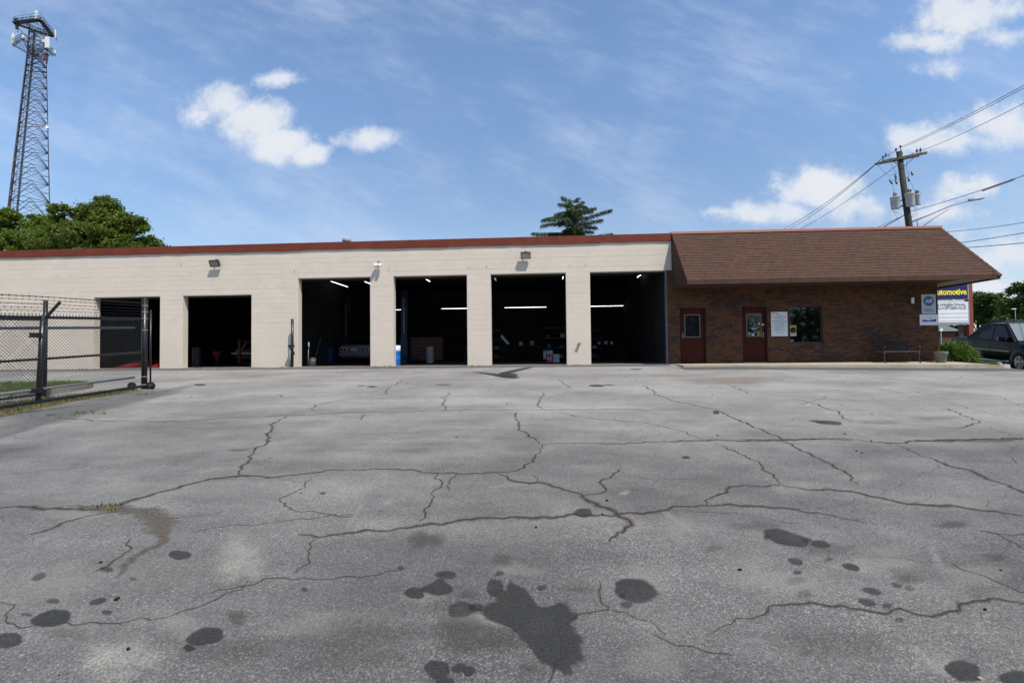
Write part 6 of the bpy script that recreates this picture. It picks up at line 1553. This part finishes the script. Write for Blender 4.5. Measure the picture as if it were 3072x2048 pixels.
# wires: each span its own thing
def span(label, A, B_, sag, r=.014, nm='power_line'):
    A, B_ = np.asarray(A), np.asarray(B_); pts = []
    if B_[1] < 10: B_ = A+(B_-A)*2.4+np.array([0, 0, 4*sag*2.4*(1-1/2.4)]); sag *= 2.4     # on to the next pole, out of view
    for i in range(33): t = i/32; pts.append(A+(B_-A)*t+np.array([0, 0, -4*sag*t*(1-t)]))
    q = MB(); q.tube(pts, r, 5, cap=False); return tag(q.build(nm, 'cable'), label, 'wire', 'wires at the utility pole')
P1, P2, P3 = U(2701.5, 441), U(2652, 471), U(2755, 456)
span('upper power line from the pole top out over the right edge', P1, atY(3110, 236, 2), .25)
span('power line just under the upper one, running off to the right', U(2706, 444), atY(3110, 244, 2.6), .25)
span('power line from the right end of the crossarm to the right edge', P3, atY(3110, 290, 3.5), .3)
span('short wire from the pole top down to the left insulators', P1, P2, .05)
span('upper power line falling left behind the mansard roof', P2, atY(2290, 712, 44), .7, .02)
span('second power line falling left behind the mansard roof', U(2643, 479), atY(2297, 716, 45), .8, .02)
span('thin power line from the crossarm right end falling left', U(2742, 458), atY(2340, 716, 46), .5, .018)
span('service cable with the grey guard running to the right edge', U(2733, 634), atY(3110, 513, 5), .2, .018, 'service_cable')
G0, G1 = atY(2948, 571.5, 8.9), atY(3043.5, 537.5, 6.5); q = MB(); q.tube([G0, G1], .06, 8); tag(q.build('cable_guard', 'trafo_grey'), 'long grey guard sleeve around the service cable', 'cable guard')
span('highest of three low cables right of the roof', U(2733, 700), atY(3110, 661, 6), .35, .014, 'service_cable'); span('middle of three low cables right of the roof', U(2735, 745), atY(3110, 692, 6), .18, .018, 'service_cable'); span('lowest of three low cables right of the roof', U(2738, 752), atY(3110, 725, 7), .12, .020, 'service_cable')
span('thick cable sloping left from the pole into the roof edge', U(2712, 646), atY(2560, 728, 22), .05, .03, 'service_cable'); span('thin cable sloping left beside the thick one', U(2708, 648), atY(2520, 728, 24), .05, .016, 'service_cable')

# ------------------------------------------------------------------ roadside pylon sign
pyl = thing('roadside_sign', 'roadside sign with blue name panel and white letter board on red brown posts', 'sign', (25.6, 12, -.4))
for x in (26.98, 23.55): q = MB(); q.box((x-.13, 11.86, -1.0), (x+.13, 12.14, 4.55)); q.build('post', 'pylon_red', pyl)
for x in (26.62, 23.9): q = MB(); q.box((x-.14, 12.05, -1.0), (x+.14, 12.2, 1.95)); q.build('inner_post', 'bronze', pyl)
q = MB(); q.box((23.69, 11.80, 3.43), (26.845, 12.2, 4.42)); q.build('blue_cabinet', 'galv', pyl); q = MB(); q.box((23.74, 11.785, 3.48), (26.77, 11.799, 4.38)); q.build('blue_panel', 'sign_blue', pyl)
q = MB(); q.box((23.69, 11.80, 1.92), (26.845, 12.2, 3.32)); q.build('letter_board', 'galv', pyl); q = MB(); q.box((23.74, 11.785, 2.05), (26.76, 11.799, 3.28)); q.build('white_panel', 'white_paint', pyl)
text('lettering', 'T&G Automotive', 'yellow', pyl, (23.80, 11.785, 3.735), width=2.90, height=.36, depth_=.012, bold=.035)
for z in (2.14, 2.36, 2.60): q = MB(); q.box((23.76, 11.772, z), (26.74, 11.784, z+.012)); q.build('letter_track', 'sign_grey', pyl)
text('lettering', 'PROFESSIONAL', 'ink', pyl, (24.72, 11.785, 3.045), width=1.95, height=.155, depth_=.008, bold=.015)
text('lettering', 'AUTO', 'ink', pyl, (24.98, 11.785, 2.835), width=.61, height=.155, depth_=.008, bold=.015); text('lettering', 'SERVICE', 'ink', pyl, (25.72, 11.785, 2.84), width=.93, height=.155, depth_=.008, bold=.015)
q = MB(); q.tube([(25.7, 11.6, 3.36), (25.85, 11.6, 3.37)], .03, 8); q.tube([(25.78, 11.6, 3.36), (25.78, 11.82, 3.39)], .012, 5); q.build('sign_lamp', 'white_paint', pyl)
# far street
kind(grid_sheet('far_grass', list(np.linspace(19, 320, 40)), list(np.linspace(31, 330, 40)), lambda x, y: gz(x, y)+.04, 'grass'), 'structure')
fb = thing('far_shop', 'low red brick shop with grey roof across the street', 'building', (56, 50, 0))
q = MB(); q.box((44, 48, -1), (54.5, 58, 2.75)); q.build('wall', 'far_brick', fb); q = MB(); q.prism([(43.6, 47.6, 2.75), (43.6, 58.4, 2.75), (43.6, 53, 4.6)], (11.4, 0, 0)); q.build('roof', 'far_roof', fb)
for x in (46, 49, 52): q = MB(); q.box((x, 47.96, .6), (x+1.4, 47.995, 1.9)); q.build('window', 'glass_dark', fb)
for (x0, y0, x1, y1, Yv, lab) in ((2820,985,2828,993,30,'small white board low beneath the letter board of the roadside sign'),(2911,980,2918,990,26,'small white board just right of the red sign post')):
    a_, b_ = atY(x0, y0, Yv), atY(x1, y1, Yv); t = thing('small_sign', lab, 'sign', (a_[0], Yv, 0)); q = MB(); q.box((a_[0], Yv-.02, b_[2]), (b_[0], Yv+.02, a_[2])); q.build('board', 'white_paint', t)
    q = MB(); q.tube([((a_[0]+b_[0])/2, Yv+.05, -1), ((a_[0]+b_[0])/2, Yv+.05, a_[2])], .03, 6); q.build('stake', 'galv', t)
lp_ = thing('street_lamp', 'distant slim street lamp in front of the dark trees', 'street lamp', (59, 45, 0)); a_ = atY(3041, 928, 45)
q = MB(); q.tube([(a_[0]+.2, 45, -1), (a_[0]+.15, 45, a_[2])], [.07, .05], 8); q.build('pole', 'bronze', lp_); q = MB(); q.box((a_[0]-.22, 44.9, a_[2]), (a_[0]+.22, 45.1, a_[2]+.12)); q.build('lamp_head', 'antenna_white', lp_)

# ------------------------------------------------------------------ dark pickup facing down the lot
WX, WY = 20.15, 1.35
rear_dir = np.array([.175, .985]); rear_dir /= np.linalg.norm(rear_dir)
trk = thing('dark_pickup', 'shiny black crew cab pickup with roof rack at the right edge', 'pickup truck', (0, 0, 0))
parts = []
def TB(m, name, mt, bevel=0.0): o = m.build(name, mt, trk, bevel); parts.append(o); return o
Ws = [(-2.80,.88,.55,1.05,1.10,.80),(-2.70,.97,.42,1.12,1.17,.88),(-2.0,1.0,.42,1.14,1.20,.90),(-1.0,1.0,.40,1.14,1.18,.90),(.4,1.0,.40,1.12,1.16,.90),(1.15,1.0,.40,1.10,1.15,.90),(1.7,1.0,.42,1.05,1.13,.86),(2.4,.98,.45,.98,1.06,.80),(2.72,.92,.48,.88,.96,.74),(2.84,.82,.52,.80,.88,.68)]
q = MB(); loft(q, [[(x, -w_+.1, zb), (x, w_-.1, zb), (x, w_, zb+.18), (x, w_, .82), (x, w_-.03, zs), (x, wt, zt), (x, -wt, zt), (x, -w_+.03, zs), (x, -w_, .82), (x, -w_, zb+.18)] for (x, w_, zb, zs, zt, wt) in Ws]); q.sm = [True]*len(q.f)
body = TB(q, 'body', 'car_paint')
ed_ = body.modifiers.new('edge', 'EDGE_SPLIT'); ed_.split_angle = rad(38)
def wy(z): return .93-(z-1.12)/.70*.17
xb0, xb1, xr0, xr1 = -1.85, 1.30, -.62, .52
q = MB(); loft(q, [[(xb0, -wy(1.12), 1.12), (xb0+.5, -.90, 1.36), (xr0-.25, -.80, 1.74), (xr0+.1, -wy(1.82), 1.82), (xr1, -wy(1.82), 1.82), (xb1, -wy(1.12), 1.12)], [(xb0, wy(1.12), 1.12), (xb0+.5, .90, 1.36), (xr0-.25, .80, 1.74), (xr0+.1, wy(1.82), 1.82), (xr1, wy(1.82), 1.82), (xb1, wy(1.12), 1.12)]]); TB(q, 'cab', 'car_paint', .03)
def side_quad(s_, pts, off=.012):
    m = MB(); m.add([(x, s_*(wy(z)+off), z) for x, z in pts], [tuple(range(len(pts)))]); return m
for s_ in (-1, 1):
    TB(side_quad(s_, [(-.80, 1.18), (-.02, 1.18), (-.02, 1.72), (-.52, 1.72), (-.78, 1.52)]), 'side_window', 'glass_car'); TB(side_quad(s_, [(.05, 1.18), (1.06, 1.18), (.52, 1.72), (.05, 1.72)]), 'side_window', 'glass_car')
    for wx in (-1.58, 1.72):
        z = .40; m = MB(); m.lathe([(.0, .90*s_), (.50, .90*s_), (.52, 1.012*s_), (.43, 1.022*s_), (.0, 1.0*s_)], (wx, 0, z+.02), 28, 0, 'y'); TB(m, 'wheel_arch', 'car_clad')
        m = MB(); m.lathe([(.22, .78*s_), (.37, .80*s_), (.395, .84*s_), (.395, .98*s_), (.37, 1.025*s_), (.26, 1.03*s_), (.22, 1.01*s_)], (wx, 0, .395), 30, 0, 'y'); tw = TB(m, 'wheel', 'rubber')
        m = MB(); m.lathe([(.25, 1.02*s_), (.245, 1.032*s_), (.225, 1.03*s_), (.20, 1.00*s_), (.0, 1.00*s_)], (wx, 0, .395), 26, 0, 'y')
        for k in range(5):
            a_ = k*2*math.pi/5+.3; d = np.array([math.cos(a_), 0, math.sin(a_)]); tt = np.array([-math.sin(a_), 0, math.cos(a_)])
            m.obox(np.array([wx, 1.018*s_, .395])+d*.13, d*.11, tt*.032, (0, .012, 0))
        m.lathe([(.06, 1.01*s_), (.05, 1.038*s_), (0, 1.04*s_)], (wx, 0, .395), 14, 0, 'y'); r_ = m.build('rim', 'alloy', tw)
    m = MB(); m.box((-1.05, s_*1.004-.006, .745), (-.02, s_*1.004+.010, .785)); m.box((.02, s_*1.004-.006, .745), (1.16, s_*1.004+.010, .785)); TB(m, 'side_moulding', 'moulding')
    m = MB(); m.tube([(-1.0, s_*1.0, .42), (-.9, s_*1.08, .37), (.95, s_*1.08, .36), (1.12, s_*.98, .40)], .05, 10); TB(m, 'step_bar', 'alloy')
    m = MB(); m.obox((.86, s_*1.12, 1.24), (.10, .02*s_, 0), (-.02, .13, 0), (0, 0, .09)); m.obox((.92, s_*.98, 1.19), (.04, 0, 0), (0, .08, 0), (0, 0, .03)); TB(m, 'wing_mirror', 'car_paint', .03)
    m = MB(); m.tube([(-.7, s_*.66, 1.82), (-.6, s_*.66, 1.90), (.40, s_*.66, 1.90), (.5, s_*.66, 1.82)], .022, 8); TB(m, 'roof_rail', 'car_clad')
    m = MB(); m.obox((-2.74, s_*.90, .98), (.05, 0, 0), (0, .08, 0), (0, 0, .16)); TB(m, 'tail_lamp', 'lamp_red', .01)
    m = MB(); m.obox((2.74, s_*.70, .84), (.09, -.02*s_, 0), (0, .17, 0), (0, 0, .09)); TB(m, 'headlight', 'lens', .02)
    m = MB(); m.box((-.35, s_*.995-.008, 1.0), (-.17, s_*.995+.008, 1.035)); m.box((.75, s_*.99-.008, .99), (.93, s_*.99+.014, 1.025)); TB(m, 'door_handle', 'car_clad')
    for x in (.0, -1.02, 1.17): m = MB(); m.obox((x, s_*1.0015, .80), (.005, 0, 0), (0, .0015, 0), (0, 0, .30)); TB(m, 'door_gap', 'rubber')
m = MB(); m.add([(1.27, -.80, 1.15), (1.27, .80, 1.15), (.56, .68, 1.77), (.56, -.68, 1.77)], [(0,1,2,3)]); m.v = [(x+.028, y, z+.03) for x, y, z in m.v]; TB(m, 'windscreen', 'windscreen_glass')
m = MB(); m.tube([(1.33, -.55, 1.19), (1.20, -.05, 1.30)], .012, 6); m.tube([(1.33, .05, 1.19), (1.20, .5, 1.30)], .012, 6); TB(m, 'wiper', 'car_clad')
m = MB(); m.box((2.70, -.9, .45), (2.92, .9, .66)); TB(m, 'front_bumper', 'car_clad', .04); m = MB(); m.box((2.80, -.5, .70), (2.87, .5, .90)); TB(m, 'grille', 'car_clad'); m = MB(); m.box((-2.92, -.92, .48), (-2.72, .92, .68)); TB(m, 'rear_bumper', 'car_clad', .04)
for x in (-.4, .2): m = MB(); m.tube([(x, -.66, 1.90), (x, .66, 1.90)], .018, 8); TB(m, 'roof_crossbar', 'car_clad')
m = MB(); m.box((-.45, -.7, .24), (1.0, .5, .42)); m.box((-2.4, -.5, .28), (-.6, .5, .44)); m.tube([(-1.0, -.55, .30), (.1, -.55, .27)], .09, 8); TB(m, 'underbody', 'car_clad')
fwd = Vector((-rear_dir[0], -rear_dir[1], -.070)).normalized(); lft = Vector((0, 0, 1)).cross(fwd).normalized(); upv_ = fwd.cross(lft)
Rm = Matrix((fwd, lft, upv_)).transposed().to_4x4()
whl = Vector((WX, WY, gz(WX, WY))); origin = whl-Rm.to_3x3() @ Vector((1.72, -1.0, 0.0))
trk.matrix_basis = Matrix.Translation(origin) @ Rm @ Matrix.Diagonal((1.0, 1.0, 1.08, 1.0))

# ------------------------------------------------------------------ loose details on the lot
lt = MB()
for _ in range(260):
    x, y = random.uniform(-12, 14), -random.uniform(2, 17.6); s_ = random.uniform(.004, .013); z = gz(x, y)
    a_ = random.uniform(0, 3); lt.obox((x, y, z+s_*.4), (s_*math.cos(a_), s_*math.sin(a_), 0), (-s_*.7*math.sin(a_), s_*.7*math.cos(a_), 0), (0, 0, s_*.5), random.randrange(2))
kind(lt.build('loose_gravel', ['kerb_concrete', 'rubber']), 'stuff')
print('objects', len(bpy.data.objects), 'tris', sum(len(p.vertices)-2 for o in bpy.data.objects if o.type == 'MESH' and len(o.data.polygons) > 200 for p in o.data.polygons))
